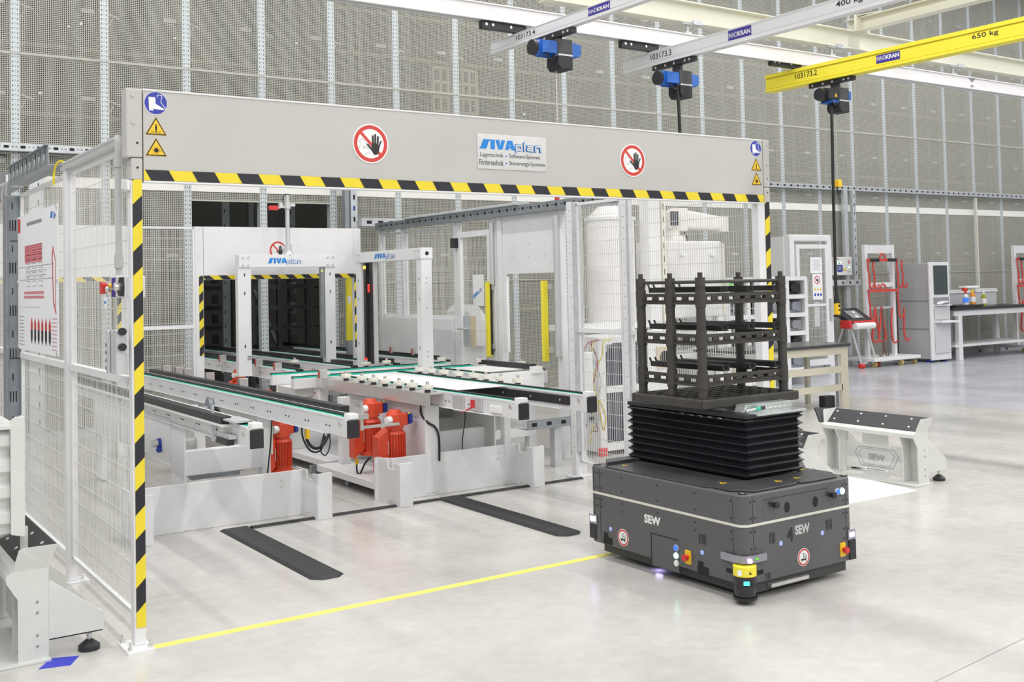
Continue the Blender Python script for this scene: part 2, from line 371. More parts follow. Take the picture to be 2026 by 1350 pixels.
# small brackets on every rack level seen as pale tabs
g = G()
for k in range(-2, 22):
    x = 2.03 + k * W9
    for z in (1.95, 2.98, 3.72, 4.72, 5.62, 6.5):
        g.box(x - 0.22, x - 0.08, 12.60, 12.63, z, z + 0.045); g.bar((x + 0.06, 12.62, z + 0.02), (x + 0.2, 12.62, z - 0.03), 0.02, 0.02); g.bar((x + 0.06, 12.62, z - 0.17), (x + 0.13, 12.62, z - 0.03), 0.012, 0.012)
o = build('bracket', g, mat('tab_pale', (0.95, 0.95, 0.9), 0.5), rk); o['kind'] = 'stuff'
def stored_frame(x, z, w_, h_, nx, nz, m_, label):
    g = G()
    for i in range(nx + 1): xx = x + w_ * i / nx; g.box(xx - 0.018, xx + 0.018, 13.05, 13.09, z, z + h_)
    for i in range(nz + 1): zz = z + h_ * i / nz; g.box(x, x + w_, 13.04, 13.1, zz - 0.02, zz + 0.02)
    return tag(build('lattice_frame', g, m_), label, 'lattice frame', 'lattice frames stored behind the mesh')
CRM2 = mat('lattice_cream', (0.66, 0.62, 0.50), 0.5)
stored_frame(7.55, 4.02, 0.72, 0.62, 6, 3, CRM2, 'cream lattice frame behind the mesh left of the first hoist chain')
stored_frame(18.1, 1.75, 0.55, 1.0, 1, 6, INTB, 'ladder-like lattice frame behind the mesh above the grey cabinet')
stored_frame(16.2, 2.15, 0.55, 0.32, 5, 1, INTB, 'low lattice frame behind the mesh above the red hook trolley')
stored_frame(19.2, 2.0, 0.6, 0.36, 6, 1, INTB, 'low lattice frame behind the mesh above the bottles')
for x, z, s_ in ((2.85, 4.72, 0.03), (2.72, 4.68, 0.02), (3.95, 4.67, 0.03), (5.55, 4.78, 0.03), (1.9, 4.95, 0.02), (2.4, 3.86, 0.025), (9.2, 4.1, 0.03)):
    tag(build('store_lamp', G().box(x, x + s_, 13.2, 13.22, z, z + s_ * 0.8), [LAMPS]), 'tiny lit lamp shining behind the wall mesh, ' + {2.85: 'second from left in the upper row', 2.72: 'third from left in the upper row', 3.95: 'fourth from left in the upper row', 5.55: 'rightmost of the upper row', 1.9: 'leftmost in the upper row', 2.4: 'low beside the gate top left corner', 9.2: 'above the gate panel right half'}[x], 'lamp', 'lamps behind the wall mesh')
# black crate stacks seen through the far gate
def black_crates(x, y, nz, label):
    t = thing('crate_stack', label, 'crates', (x, y, 0.35))
    for i in range(nz):
        z = 0.75 + i * 0.27; g = G()
        for xx in (x, x + 0.4, x + 0.8): g.box(xx - 0.03, xx + 0.03, y - 0.03, y + 0.03, z, z + 0.26)
        g.box(x, x + 0.8, y - 0.02, y + 0.02, z, z + 0.05); g.box(x, x + 0.8, y - 0.035, y + 0.6, z - 0.005, z + 0.012)
        g.box(x + 0.1, x + 0.18, y - 0.04, y, z + 0.08, z + 0.2); g.box(x + 0.55, x + 0.63, y - 0.04, y, z + 0.08, z + 0.2)
        build('crate', g, TRAYM, t)
    build('pallet', G().box(x - 0.1, x + 0.9, y - 0.1, y + 0.7, 0.6, 0.72), INTP, t)
black_crates(4.95, 13.4, 5, 'stack of black open crates in the dark store, behind the left sensor frame')
black_crates(6.1, 13.4, 5, 'stack of black open crates in the dark store, right of centre in the far gate')
black_crates(4.2, 14.3, 6, 'black crates deep in the dark store at the far gate left edge')

# ================================================================ HAZARD TAPE / SIGNS
def clipx(pts, lo, hi):
    for sgn, lim in ((1, lo), (-1, -hi)):
        out = []
        for i, p in enumerate(pts):
            q = pts[(i + 1) % len(pts)]; a = p[0] * sgn >= lim; b = q[0] * sgn >= lim
            if a: out.append(p)
            if a != b: t = (lim * sgn - p[0]) / (q[0] - p[0]); out.append((lim * sgn, p[1] + t * (q[1] - p[1])))
        pts = out
        if not pts: return pts
    return pts
def hazard(parent, o, r, u, L, H, slant, per=0.216, ph=0.0, label='black and yellow striped tape'):
    f = F(o, r, u)
    f.rect(0, L, 0, H, 0, 0.0012)
    x = -per * 2 + ph
    while x < L + per:
        q = clipx([(x, 0), (x + per * 0.5, 0), (x + per * 0.5 + slant, H), (x + slant, H)], 0, L)
        if len(q) > 2: f.poly(q, 1, 0.0018)
        x += per
    return build('hazard_tape', f.g, [YEL, YBL], parent, label)
def boot_sign(parent, x, y, z, r, ru=FRONT):
    f = F(V((x, y, z)), *ru); k = r
    f.slab(circ(0, 0, r), 0.0012, 1); f.disc(0, 0, r * 0.96, 0, 0.0016)
    f.line([(0.12 * k, 0.5 * k), (0.16 * k, 0.74 * k), (0.52 * k, 0.68 * k), (0.42 * k, 0.1 * k), (0.86 * k, -0.45 * k), (0.8 * k, -0.62 * k)], 0.05 * k, 1, 0.0019)
    f.poly([(-0.62 * k, 0.5 * k), (-0.05 * k, 0.5 * k), (-0.02 * k, -0.05 * k), (0.7 * k, -0.45 * k), (0.72 * k, -0.56 * k), (-0.6 * k, -0.48 * k), (-0.58 * k, -0.3 * k)], 1, 0.0021)
    f.poly([(-0.58 * k, -0.5 * k), (-0.2 * k, -0.52 * k), (-0.2 * k, -0.66 * k), (-0.56 * k, -0.66 * k)], 1, 0.0021)
    return build('boot_sign', f.g, [BLUES, SIGNW], parent, 'round blue sign with a white boot')
def tri_sign(parent, x, y, z, s, kind, ru=FRONT):
    f = F(V((x, y, z)), *ru); h = s * 0.86
    T = lambda q: [(-s / 2 * q, -h / 3 * q), (s / 2 * q, -h / 3 * q), (0, h * 2 / 3 * q)]
    f.slab(T(1.0), 0.0012, 0); f.poly(T(0.96), 1, 0.0016); f.poly(T(0.78), 0, 0.0019)
    if kind:
        f.disc(0, -h * 0.02, s * 0.10, 1, 0.0022, 16)
        for i in range(16):
            a = 2 * math.pi * i / 16; f.line([(0, -h * 0.02), (s * 0.19 * math.cos(a), -h * 0.02 + s * 0.19 * math.sin(a))], s * 0.012, 1, 0.0023)
        f.line([(0, -h * 0.02), (s * 0.3, -h * 0.05)], s * 0.014, 1, 0.0023)
    else:
        f.disc(0, s * 0.19, s * 0.035, 1, 0.0022, 12); f.rect(-s * 0.045, s * 0.045, -s * 0.05, s * 0.15, 1, 0.0022); f.rect(-s * 0.035, -s * 0.005, -s * 0.17, -s * 0.04, 1, 0.0022); f.rect(s * 0.005, s * 0.035, -s * 0.17, -s * 0.04, 1, 0.0022)
        f.rect(-s * 0.28, s * 0.28, -s * 0.20, -s * 0.185, 1, 0.0022)
        for q in (-1, 1):
            for j in range(3): f.line([(q * s * (0.08 + 0.05 * j), -s * 0.17 + s * 0.03 * j), (q * s * (0.16 + 0.04 * j), -s * 0.10 - 0.01 * s * j)], s * 0.014, 1, 0.0022)
    return build('warning_sign', f.g, [AMBER, TEXTK], parent, 'yellow warning triangle, ' + ('laser beam' if kind else 'figure between rollers'))
def noentry(parent, x, y, z, r, ru=FRONT, nm='no_access_sign'):
    f = F(V((x, y, z)), *ru); k = r
    f.slab(circ(0, 0, r), 0.003, 0)
    f.line([(-0.62 * k, 0.12 * k), (-0.58 * k, -0.0), (-0.62 * k, -0.25 * k), (-0.7 * k, -0.27 * k)], 0.018 * k, 3, 0.0034)
    f.line([(-0.62 * k, 0.1 * k), (-0.5 * k, 0.22 * k), (-0.36 * k, 0.2 * k), (-0.26 * k, 0.05 * k), (-0.28 * k, -0.2 * k), (-0.1 * k, -0.25 * k)], 0.018 * k, 3, 0.0034)
    f.ring(-0.38 * k, -0.2 * k, 0.05 * k, 0.07 * k, 3, 0.0034, 14); f.line([(-0.38 * k, -0.6 * k), (-0.15 * k, -0.46 * k), (0, -0.48 * k)], 0.018 * k, 3, 0.0034)
    f.ring(0, 0, 0.74 * k, 0.93 * k, 1, 0.0036); f.line([(-0.58 * k, 0.58 * k), (0.58 * k, -0.58 * k)], 0.15 * k, 1, 0.0038)
    hand = [(0.06, -0.05), (0.04, -0.30), (0.12, -0.48), (0.22, -0.56), (0.34, -0.54), (0.44, -0.42), (0.50, -0.15), (0.34, 0.0), (0.2, 0.03)]
    f.poly([(a * k, b * k) for a, b in hand], 2, 0.0042)
    for pts, w_ in ((((0.13, -0.1), (0.12, 0.38)), 0.1), (((0.25, -0.05), (0.26, 0.46)), 0.1), (((0.38, -0.05), (0.41, 0.36)), 0.1), (((0.45, -0.15), (0.57, 0.14)), 0.08), (((0.14, -0.38), (-0.17, -0.05)), 0.1)):
        f.line([(a * k, b * k) for a, b in pts], w_ * k, 2, 0.0043); f.disc(pts[1][0] * k, pts[1][1] * k, w_ * k / 2, 2, 0.0044, 12); f.disc(pts[0][0] * k, pts[0][1] * k, w_ * k / 2, 2, 0.0044, 12)
    return build(nm, f.g, [SIGNW, REDS, TEXTK, TEXTG], parent, 'round sign: red ring and bar with a black open hand')
def siva(parent, o, r, u, Wd, h, c1=None, bg=None):
    """blue SIVA + outlined plan lettering, total width Wd, cap height h"""
    c1 = c1 or LOGOB; bg = bg or SIGNW; o = V(o); r = V(r).normalized(); u = V(u).normalized()
    f = F(o, r, u); w1 = Wd * 0.15
    f.poly([(0, 0), (w1 * 0.62, 0), (w1 * 0.72, h * 0.12), (w1 * 0.95, h * 0.85), (w1 * 1.1, h * 0.85), (w1 * 1.1, h), (w1 * 0.42, h), (w1 * 0.3, h * 0.8), (w1 * 0.12, h * 0.18), (0, h * 0.16)], 0, 0.0008)
    build('lettering', f.g, [c1], parent)
    for x0, w_, polys in ((0.165, 0.066, [[(0, 0), (1, 0), (1, 1), (0, 1)]]), (0.240, 0.148, [[(0, 1), (0.42, 1), (0.5, 0.36), (0.5, 0), (0.28, 0)], [(1, 1), (0.72, 0), (0.5, 0), (0.5, 0.36), (0.62, 1)]]),
                          (0.385, 0.155, [[(0, 0), (0.36, 0), (0.5, 0.72), (0.5, 1), (0.26, 1)], [(1, 0), (0.74, 1), (0.5, 1), (0.5, 0.72), (0.64, 0)], [(0.40, 0.2), (0.60, 0.2), (0.56, 0.40), (0.44, 0.40)]])):
        f = F(o + r * Wd * x0, r, u)
        for p_ in polys: f.poly([(px * Wd * w_, py * h) for px, py in p_], 0, 0.0008)
        build('lettering', f.g, [c1], parent)
    L = [[[(0, -0.2), (0, 0.68)], [(0, 0.66), (0.42, 0.66), (0.5, 0.56), (0.5, 0.18), (0.42, 0.08), (0, 0.08)]], [[(0, 0.04), (0, 1.0)]],
         [[(0.02, 0.66), (0.42, 0.66), (0.5, 0.56), (0.5, 0.04)], [(0.5, 0.08), (0.08, 0.08), (0, 0.16), (0, 0.30), (0.08, 0.37), (0.5, 0.37)]], [[(0, 0.04), (0, 0.66), (0.42, 0.66), (0.5, 0.56), (0.5, 0.04)]]]
    for wdt, mt, lf_ in ((0.31, c1, 0.0004), (0.17, bg, 0.0042)):
        f = F(o + r * Wd * 0.555, r, u); x = 0.0; sx = Wd * 0.43 / 2.62; sy = h * 0.80
        for k, lt_ in enumerate(L):
            for st in lt_:
                for p0, p1 in zip(st, st[1:]):
                    lf_ += 0.00012; f.line([((px + x) * sx, py * sy) for px, py in (p0, p1)], wdt * (sx + sy) / 2 * 0.92, 0, lf_)
                    for px, py in ((p0, p1) if p0 == st[0] else (p1,)): lf_ += 0.00005; f.disc((px + x) * sx, py * sy, wdt * (sx + sy) / 4 * 0.92, 0, lf_, 10)
            x += (0.78, 0.28, 0.78, 0.8)[k]
        build('lettering', f.g, [mt], parent)

# ================================================================ ENTRY GATE
GY = 4.835
gt = thing('portal_gate', 'wide light grey entry gate with striped edge and warning signs over the cell opening', 'gate', (1.26, GY, 0))
g = G(); g.box(1.250, 1.300, GY, GY + 0.06, 0.012, 2.045); g.box(1.2345, 1.2495, GY, GY + 0.06, 2.0, 2.044); build('post', g, WHITE, gt, bevel=0.004)
g = G(); g.box(1.232, 1.303, GY - 0.004, GY + 0.075, 2.145, 2.452); g.box(1.252, 1.303, GY - 0.004, GY + 0.07, 2.045, 2.143); build('end_box', g, HEAD, gt, bevel=0.006)
g = G(); g.box(5.197, 5.302, GY, GY + 0.06, 0.012, 2.045); build('post', g, WHITE, gt, bevel=0.004)
g = G(); g.box(5.257, 5.312, GY - 0.004, GY + 0.075, 2.145, 2.455); g.box(5.257, 5.309, GY - 0.004, GY + 0.07, 2.045, 2.143); build('end_box', g, HEAD, gt, bevel=0.006)
g = G(); g.box(1.307, 5.253, GY, GY + 0.035, 2.045, 2.45); build('header_panel', g, HEAD, gt, bevel=0.003)
build('header_edge', G().box(1.307, 5.253, GY - 0.004, GY + 0.04, 2.446, 2.454), WHITE, gt); build('header_edge', G().box(1.307, 5.253, GY - 0.004, GY + 0.04, 2.036, 2.044), WHITE, gt)
g = G()
for x, z in ((1.262, 2.42), (1.262, 2.30), (5.29, 2.42), (5.29, 2.29)): g.cyl((x, GY - 0.009, z), (x, GY, z), 0.008, 10)
build('screw', g, HEAD, gt)
g = G()
for x, z in ((1.28, 2.21), (1.28, 2.10), (5.285, 2.20), (5.285, 2.11)): g.cyl((x, GY - 0.0055, z), (x, GY, z), 0.005, 10)
build('screw_hole', g, DARK, gt)
for x0, x1 in ((1.205, 1.318), (5.19, 5.33)):
    g = G(); g.box(x0, x1, GY - 0.07, GY + 0.11, 0, 0.012); build('base_plate', g, BRIGHTW, gt)
    g = G()
    for a in (x0 + 0.015, x1 - 0.015):
        for b in (GY - 0.045, GY + 0.09): g.cyl((a, b, 0.012), (a, b, 0.024), 0.012, 6); g.cyl((a, b, 0.024), (a, b, 0.045), 0.006, 8)
    build('anchor_bolt', g, STEEL, gt)
hazard(gt, (1.308, GY - 0.001, 2.0455), X_, Z_, 3.944, 0.047, -0.027, 0.2095, 0.031)
hazard(gt, (1.299, GY - 0.001, 0.089), Z_, -X_, 2.0, 0.0415, -0.042, 0.2095, 0.108)
hazard(gt, (5.301, GY - 0.001, 0.089), Z_, -X_, 2.0, 0.044, -0.034, 0.2095, 0.197)
for x in (1.363, 5.19):
    boot_sign(gt, x, GY, 2.393, 0.052); tri_sign(gt, x, GY, 2.277, 0.096, 0); tri_sign(gt, x, GY, 2.183, 0.096, 1)
noentry(gt, 2.425, GY, 2.270, 0.1); noentry(gt, 4.145, GY, 2.266, 0.098)
pl = build('maker_plate', G().box(3.058, 3.513, GY - 0.004, GY, 2.172, 2.362), STEEL, gt, 'brushed steel plate with blue lettering', bevel=0.001)
siva(pl, (3.072, GY - 0.004, 2.281), X_, Z_, 0.425, 0.052, bg=STEEL)
text('Lagertechnik', (3.076, GY - 0.004, 2.232), X_, Z_, 0.029, TEXTK, pl, 0.148); text('Software-Systeme', (3.262, GY - 0.004, 2.232), X_, Z_, 0.029, TEXTK, pl, 0.206)
text('Fördertechnik', (3.068, GY - 0.004, 2.193), X_, Z_, 0.030, TEXTK, pl, 0.156); text('Steuerungs-Systeme', (3.262, GY - 0.004, 2.193), X_, Z_, 0.029, TEXTK, pl, 0.24)
f = F((0, GY - 0.0045, 0), X_, Z_); f.disc(3.243, 2.246, 0.005, 0, 0, 12); f.disc(3.243, 2.208, 0.005, 0, 0, 12); build('lettering', f.g, [LOGOB], pl)

# ================================================================ FENCES
def wires(g, a, b, z0, z1, pv=0.0245, ph=0.1, r=0.0012):
    a = V(a); b = V(b); L = (b - a).length; d = (b - a) / L; n = V((-d.y, d.x, 0))
    k = int(L / pv)
    for i in range(k + 1):
        p = a + d * (L * i / k); g.box(p.x - r, p.x + r, p.y - r, p.y + r, z0, z1)
    j = int((z1 - z0) / ph)
    for i in range(j + 1):
        z = z0 + (z1 - z0) * i / j; g.bar(a + V((0, 0, z)) - n * 0.003, b + V((0, 0, z)) - n * 0.003, r * 2.2, r * 2.2)
def fpanel(parent, a, b, z0=0.13, z1=2.2, mid=None, **k):
    g = G(); wires(g, a, b, z0, z1, **k); build('wire_panel', g, WIREW, parent)
    g = G(); A = V(a); B = V(b); w_ = 0.02
    for z in (z0, z1): g.bar(A + Z_ * z, B + Z_ * z, w_, 0.022)
    g.bar(A + Z_ * z0, A + Z_ * z1, w_, w_); g.bar(B + Z_ * z0, B + Z_ * z1, w_, w_)
    if mid: g.bar(A + Z_ * mid, B + Z_ * mid, 0.035, 0.035)
    build('panel_frame', g, WHITE, parent)
def fpost(parent, x, y, s=0.05, z=2.22, m=WHITE, foot=True, sy=None):
    sy = sy or s
    g = G(); g.box(x - s / 2, x + s / 2, y - sy / 2, y + sy / 2, 0.01, z); build('post', g, m, parent, bevel=0.003)
    if foot:
        g = G(); g.box(x - s / 2 - 0.015, x + s / 2 + 0.05, y - sy / 2 - 0.03, y + sy / 2 + 0.03, 0, 0.01); g.cyl((x + s / 2 + 0.03, y, 0.01), (x + s / 2 + 0.03, y, 0.03), 0.01, 6); build('foot_plate', g, WHITE, parent)
lf = thing('safety_fence', 'pale wire safety fence running back from the gate left post', 'fence', (1.27, 4.9, 0))
fpanel(lf, (1.275, 4.91, 0), (1.275, 6.13, 0), mid=1.155); fpanel(lf, (1.275, 6.2, 0), (1.275, 7.62, 0), mid=1.155); fpanel(lf, (1.275, 7.84, 0), (1.275, 9.15, 0), mid=1.155); fpanel(lf, (1.275, 9.22, 0), (1.275, 10.45, 0), mid=1.155)
fpost(lf, 1.27, 6.165, 0.055, 2.24); fpost(lf, 1.27, 7.80, 0.05, 2.2); fpost(lf, 1.27, 9.18, 0.055, 2.24)
g = G(); g.tube([(1.245, 5.045, 2.26), (1.245, 5.03, 2.18), (1.245, 5.03, 1.63)], 0.014); g.cyl((1.245, 5.03, 1.66), (1.245, 5.03, 1.72), 0.019); g.cyl((1.245, 5.03, 2.12), (1.245, 5.03, 2.18), 0.019); build('conduit', g, CABW, lf)
# cable trays on top
ct = thing('cable_tray', 'slotted galvanised cable tray on top of the left wire fence', 'cable tray', (1.27, 7.0, 2.27))
g = G(); g.box(1.20, 1.205, 6.37, 7.68, 2.275, 2.385); g.box(1.31, 1.315, 6.37, 7.68, 2.275, 2.30); g.box(1.20, 1.315, 6.37, 7.68, 2.27, 2.276); g.box(1.185, 1.205, 6.37, 7.68, 2.38, 2.386)
g.box(1.20, 1.205, 7.78, 10.4, 2.275, 2.385); g.box(1.20, 1.315, 7.78, 10.4, 2.27, 2.276)
for i in range(9):
    y = 6.44 + i * 0.14; g.quad((1.1995, y + 0.02, 2.335), (1.1995, y, 2.335), (1.1995, y, 2.372), (1.1995, y + 0.02, 2.372), 1); g.quad((1.1995, y + 0.08, 2.35), (1.1995, y + 0.06, 2.35), (1.1995, y + 0.06, 2.357), (1.1995, y + 0.08, 2.357), 1)
    g.tube([(1.197, y + 0.01, 2.335), (1.19, y - 0.005, 2.30), (1.197, y + 0.02, 2.285)], 0.004, 5, 2)
build('tray_channel', g, [GALVD, DARK, CABW], ct)
g = G(); g.box(1.235, 1.29, 5.05, 6.22, 2.222, 2.24); g.tube([(1.25, 5.03, 2.25), (1.25, 5.1, 2.255), (1.25, 5.6, 2.255), (1.25, 6.2, 2.255)], 0.014); build('trunking', g, ALU, ct)
g = G(); g.tube([(1.25, 6.2, 2.27), (1.24, 6.3, 2.28), (1.235, 6.38, 2.24), (1.235, 6.40, 2.16)], 0.006); build('earth_cable', g, YEL, ct)
g = G()
for i in range(4): g.tube([(1.22 - 0.0 * i, 7.68, 2.30 - 0.008 * i), (1.205 - 0.018 * i, 7.68, 2.295 - 0.01 * i), (1.19 - 0.022 * i, 7.68, 2.24), (1.185 - 0.02 * i, 7.68, 2.15)], 0.009, 6)
build('cable', g, [CABW], ct)
cc = thing('cable_column', 'slotted steel cable column standing in the left wire fence', 'column', (1.2, 7.7, 0))
g = G(); g.box(1.180, 1.275, 7.66, 7.665, 0.05, 2.2); g.box(1.180, 1.186, 7.66, 7.76, 0.05, 2.2); g.box(1.262, 1.275, 7.645, 7.76, 0.05, 2.2); g.box(1.180, 1.190, 7.645, 7.66, 0.05, 2.2)
for i in range(15):
    z = 0.15 + i * 0.14
    if i % 2:
        for q in (0, 0.018, 0.036): g.box(1.204 + q * 0.9, 1.211 + q * 0.9, 7.6585, 7.66, z, z + 0.07, 1)
    else: g.box(1.218, 1.225, 7.6585, 7.66, z, z + 0.045, 1)
build('column_profile', g, [GALVD, DARK], cc)
build('cable_tie', G().box(1.21, 1.27, 7.655, 7.66, 1.90, 1.906).box(1.21, 1.27, 7.655, 7.66, 1.13, 1.136), BLACK, cc)
# information poster
ps = thing('poster', 'large white plan poster with red drawings on the left fence', 'poster', (1.255, 7.0, 1.6))
f = F((1.252, 7.62, 1.2), -Y_, Z_); PW, PH = 1.25, 0.855
f.slab([(0, 0), (PW, 0), (PW, PH), (0, PH)], 0.004, 0)
f.rect(0.02, 0.10, PH - 0.105, PH - 0.015, 1, 0.005); f.rect(0.32, 0.80, PH - 0.075, PH - 0.055, 5, 0.005)
f.rect(0.25, 0.80, PH - 0.31, PH - 0.20, 2, 0.005)
for i in range(7): f.rect(0.25, 0.80, PH - 0.295 + i * 0.015, PH - 0.292 + i * 0.015, 1, 0.0055)
f.rect(0.03, 1.15, PH - 0.335, PH - 0.332, 5, 0.005); f.rect(0.06, 1.1, PH - 0.415, PH - 0.412, 5, 0.005); f.rect(0.06, 0.75, 0.27, 0.272, 5, 0.005)
for i in range(5):
    f.line([(0.3 + 0.13 * i, PH - 0.39), (0.4 + 0.13 * i, PH - 0.39), (0.4 + 0.13 * i, PH - 0.36), (0.3 + 0.13 * i, PH - 0.36), (0.3 + 0.13 * i, PH - 0.39)], 0.003, 5, 0.005)
for a in range(3):
    for b in range(5): f.line([(0.30 + a * 0.2, 0.40 + b * 0.055 - 0.0), (0.42 + a * 0.2, 0.40 + b * 0.055), (0.42 + a * 0.2, 0.43 + b * 0.055), (0.30 + a * 0.2, 0.43 + b * 0.055)], 0.003, 5, 0.005)
f.rect(0.22, 0.85, 0.352, 0.368, 2, 0.005); f.rect(0.22, 0.85, 0.325, 0.341, 2, 0.005)
f.line([(1.13, 0.62), (1.10, 0.56), (1.13, 0.3), (1.2, 0.24)], 0.02, 1, 0.005); f.line([(1.13, 0.6), (1.19, 0.54), (1.18, 0.28)], 0.012, 1, 0.005)
for i in range(6):
    x = 0.47 + i * 0.11; f.poly([(x, 0.11), (x + 0.03, 0.14), (x + 0.03, 0.17), (x, 0.21), (x - 0.03, 0.17), (x - 0.03, 0.14)], 1, 0.005); f.poly([(x, 0.045), (x + 0.028, 0.08), (x + 0.028, 0.135), (x - 0.028, 0.135), (x - 0.028, 0.08)], 3, 0.0055)
for i in range(9): f.rect(0.05, 0.22, 0.03 + i * 0.022, 0.034 + i * 0.022, 5, 0.005); f.rect(1.08, 1.22, 0.03 + i * 0.022, 0.034 + i * 0.022, 2, 0.005)
build('sheet', f.g, [PAPER, REDS, PINK, TEXTK, LOGOB, TEXTG], ps)
siva(ps, (1.247, 6.56, 1.985), -Y_, Z_, 0.15, 0.035, bg=PAPER)
g = G()
for y, z in ((7.6, 1.215), (6.385, 1.215), (7.6, 2.04), (6.385, 2.04), (7.6, 1.63), (6.385, 1.63)): g.cyl((1.24, y, z), (1.25, y, z), 0.012, 8)
build('clip', g, STEEL, ps)
# switches on the fence
es = thing('emergency_stop_box', 'grey key switch box with a red knob on the left fence', 'switch', (1.27, 5.0, 1.57))
g = G(); g.box(1.235, 1.325, 4.885, 5.15, 1.525, 1.622); build('housing', g, mat('housing_grey', (0.66, 0.66, 0.66), 0.4), es, bevel=0.006)
g = G(); g.box(1.232, 1.2345, 5.05, 5.11, 1.53, 1.618); build('key_panel', g, INDIGO, es)
g = G(); g.cyl((1.235, 4.935, 1.575), (1.222, 4.935, 1.575), 0.042, 20); g.box(1.224, 1.2345, 4.9, 4.935, 1.533, 1.617); build('rotary_disc', g, BLACK, es)
g = G(); g.cyl((1.222, 4.935, 1.575), (1.20, 4.935, 1.575), 0.018, 14); g.bar((1.208, 4.935, 1.575), (1.208, 4.905, 1.62), 0.01, 0.012); build('rotary_handle', g, STEEL, es)
g = G(); g.cyl((1.235, 5.13, 1.572), (1.215, 5.13, 1.572), 0.02, 14); build('collar', g, AMBER, es)
g = G(); g.cyl((1.215, 5.13, 1.572), (1.19, 5.13, 1.572), 0.026, 18, 0, 0.030); build('stop_knob', g, REDP, es, bevel=0.004)
g = G(); g.ball((1.205, 5.075, 1.565), 0.011, sz=1.4); g.tube([(1.205, 5.075, 1.565), (1.234, 5.075, 1.568)], 0.004); g.tube([(1.205, 5.075, 1.56), (1.203, 5.08, 1.525)], 0.002); build('key', g, STEEL, es)
f = F((1.20, 5.085, 1.505), -Y_, Z_); f.slab(circ(0, 0, 0.026, 20), 0.002, 0); f.rect(-0.018, 0.018, -0.004, 0.006, 1, 0.003); build('key_tag', f.g, [PAPER, LOGOB], es)
ls = thing('door_lock_housing', 'tall aluminium interlock housing with two black knobs on the gate left post', 'switch', (1.2, 4.88, 1.28))
g = G(); g.box(1.19, 1.235, 4.87, 4.985, 1.19, 1.385); g.box(1.175, 1.19, 4.96, 4.985, 1.19, 1.385); build('housing', g, ALU, ls, bevel=0.004)
g = G()
for i in range(4): g.cyl((1.170, 4.972, 1.215 + i * 0.035), (1.176, 4.972, 1.215 + i * 0.035), 0.009, 10)
build('lamp_window', g, LENS, ls)
g = G()
for z in (1.378, 1.31): g.cyl((1.215, 4.85, z), (1.215, 4.87, z), 0.017, 14)
build('knob', g, BLACK, ls)

# far mesh fence and gates at the back of the cell
bf = thing('safety_fence', 'wire fence panel between the two far gates at the back of the cell', 'fence', (3.0, 10.5, 0))
fpanel(bf, (2.68, 10.5, 0), (3.31, 10.5, 0), z0=0.1, z1=2.17, mid=1.2)
def far_gate(x0, x1, label, sign):
    t = thing('portal_gate', label, 'gate', ((x0 + x1) / 2, 10.5, 0))
    for x in (x0, x1 - 0.085):
        g = G(); g.box(x, x + 0.085, 10.5, 10.56, 0, 2.185); build('post', g, WHITE, t, bevel=0.003)
    g = G(); g.box(x0 + 0.087, x1 - 0.087, 10.498, 10.53, 1.655, 2.185); build('header_panel', g, WHITE, t, bevel=0.002)
    hazard(t, (x0 + 0.087, 10.497, 1.657), X_, Z_, x1 - x0 - 0.174, 0.042, -0.05, 0.175, 0.02)
    hazard(t, (x0 + 0.08, 10.499, 0.907), Z_, -X_, 0.79, 0.042, -0.045, 0.175, 0.03)
    hazard(t, (x1 - 0.05, 10.499, 0.907), Z_, -X_, 0.79, 0.035, -0.045, 0.175, 0.03)
    g = G()
    for z in (2.15, 1.9): g.cyl((x0 + 0.045, 10.495, z), (x0 + 0.045, 10.5, z), 0.006, 8); g.cyl((x1 - 0.045, 10.495, z), (x1 - 0.045, 10.5, z), 0.006, 8)
    build('screw', g, STEEL, t)
    if sign: noentry(t, (x0 + x1) / 2 - 0.04, 10.498, 1.950, 0.098)
    return t
far_gate(3.325, 5.13, 'white far gate with striped edge behind the sensor frames', True)
far_gate(1.33, 2.67, 'white far gate seen through the left wire fence', False)
# right fence beside the gate
rf = thing('safety_fence', 'white wire safety fence running back from the gate right post', 'fence', (5.25, 4.9, 0))
fpanel(rf, (5.25, 4.91, 0), (5.25, 6.17, 0), z0=0.12, z1=2.18, mid=1.17, r=0.0016, pv=0.022); fpanel(rf, (5.25, 6.28, 0), (5.25, 6.82, 0), z0=0.12, z1=2.18, mid=1.17, r=0.0016, pv=0.022)
for y0, y1, xx in ((6.84, 6.90, (5.20, 5.31)), (6.20, 6.25, (5.225, 5.30))):
    g = G(); g.box(xx[0], xx[1], y0, y1, 0.01, 2.2); build('post', g, WHITE, rf, bevel=0.003)
    g = G(); g.box(xx[0] + 0.01, xx[1] - 0.02, y0 - 0.02, y0, 0.2, 2.2); build('post_profile', g, GALV, rf)
    g = G()
    for i in range(24): g.cyl((xx[0] - 0.001, y0 + 0.02, 0.15 + i * 0.086), (xx[0] + 0.001, y0 + 0.02, 0.15 + i * 0.086), 0.004, 6)
    build('screw_hole', g, DARK, rf)
build('foot_plate', G().box(5.16, 5.35, 6.80, 6.93, 0, 0.012), WHITE, rf)
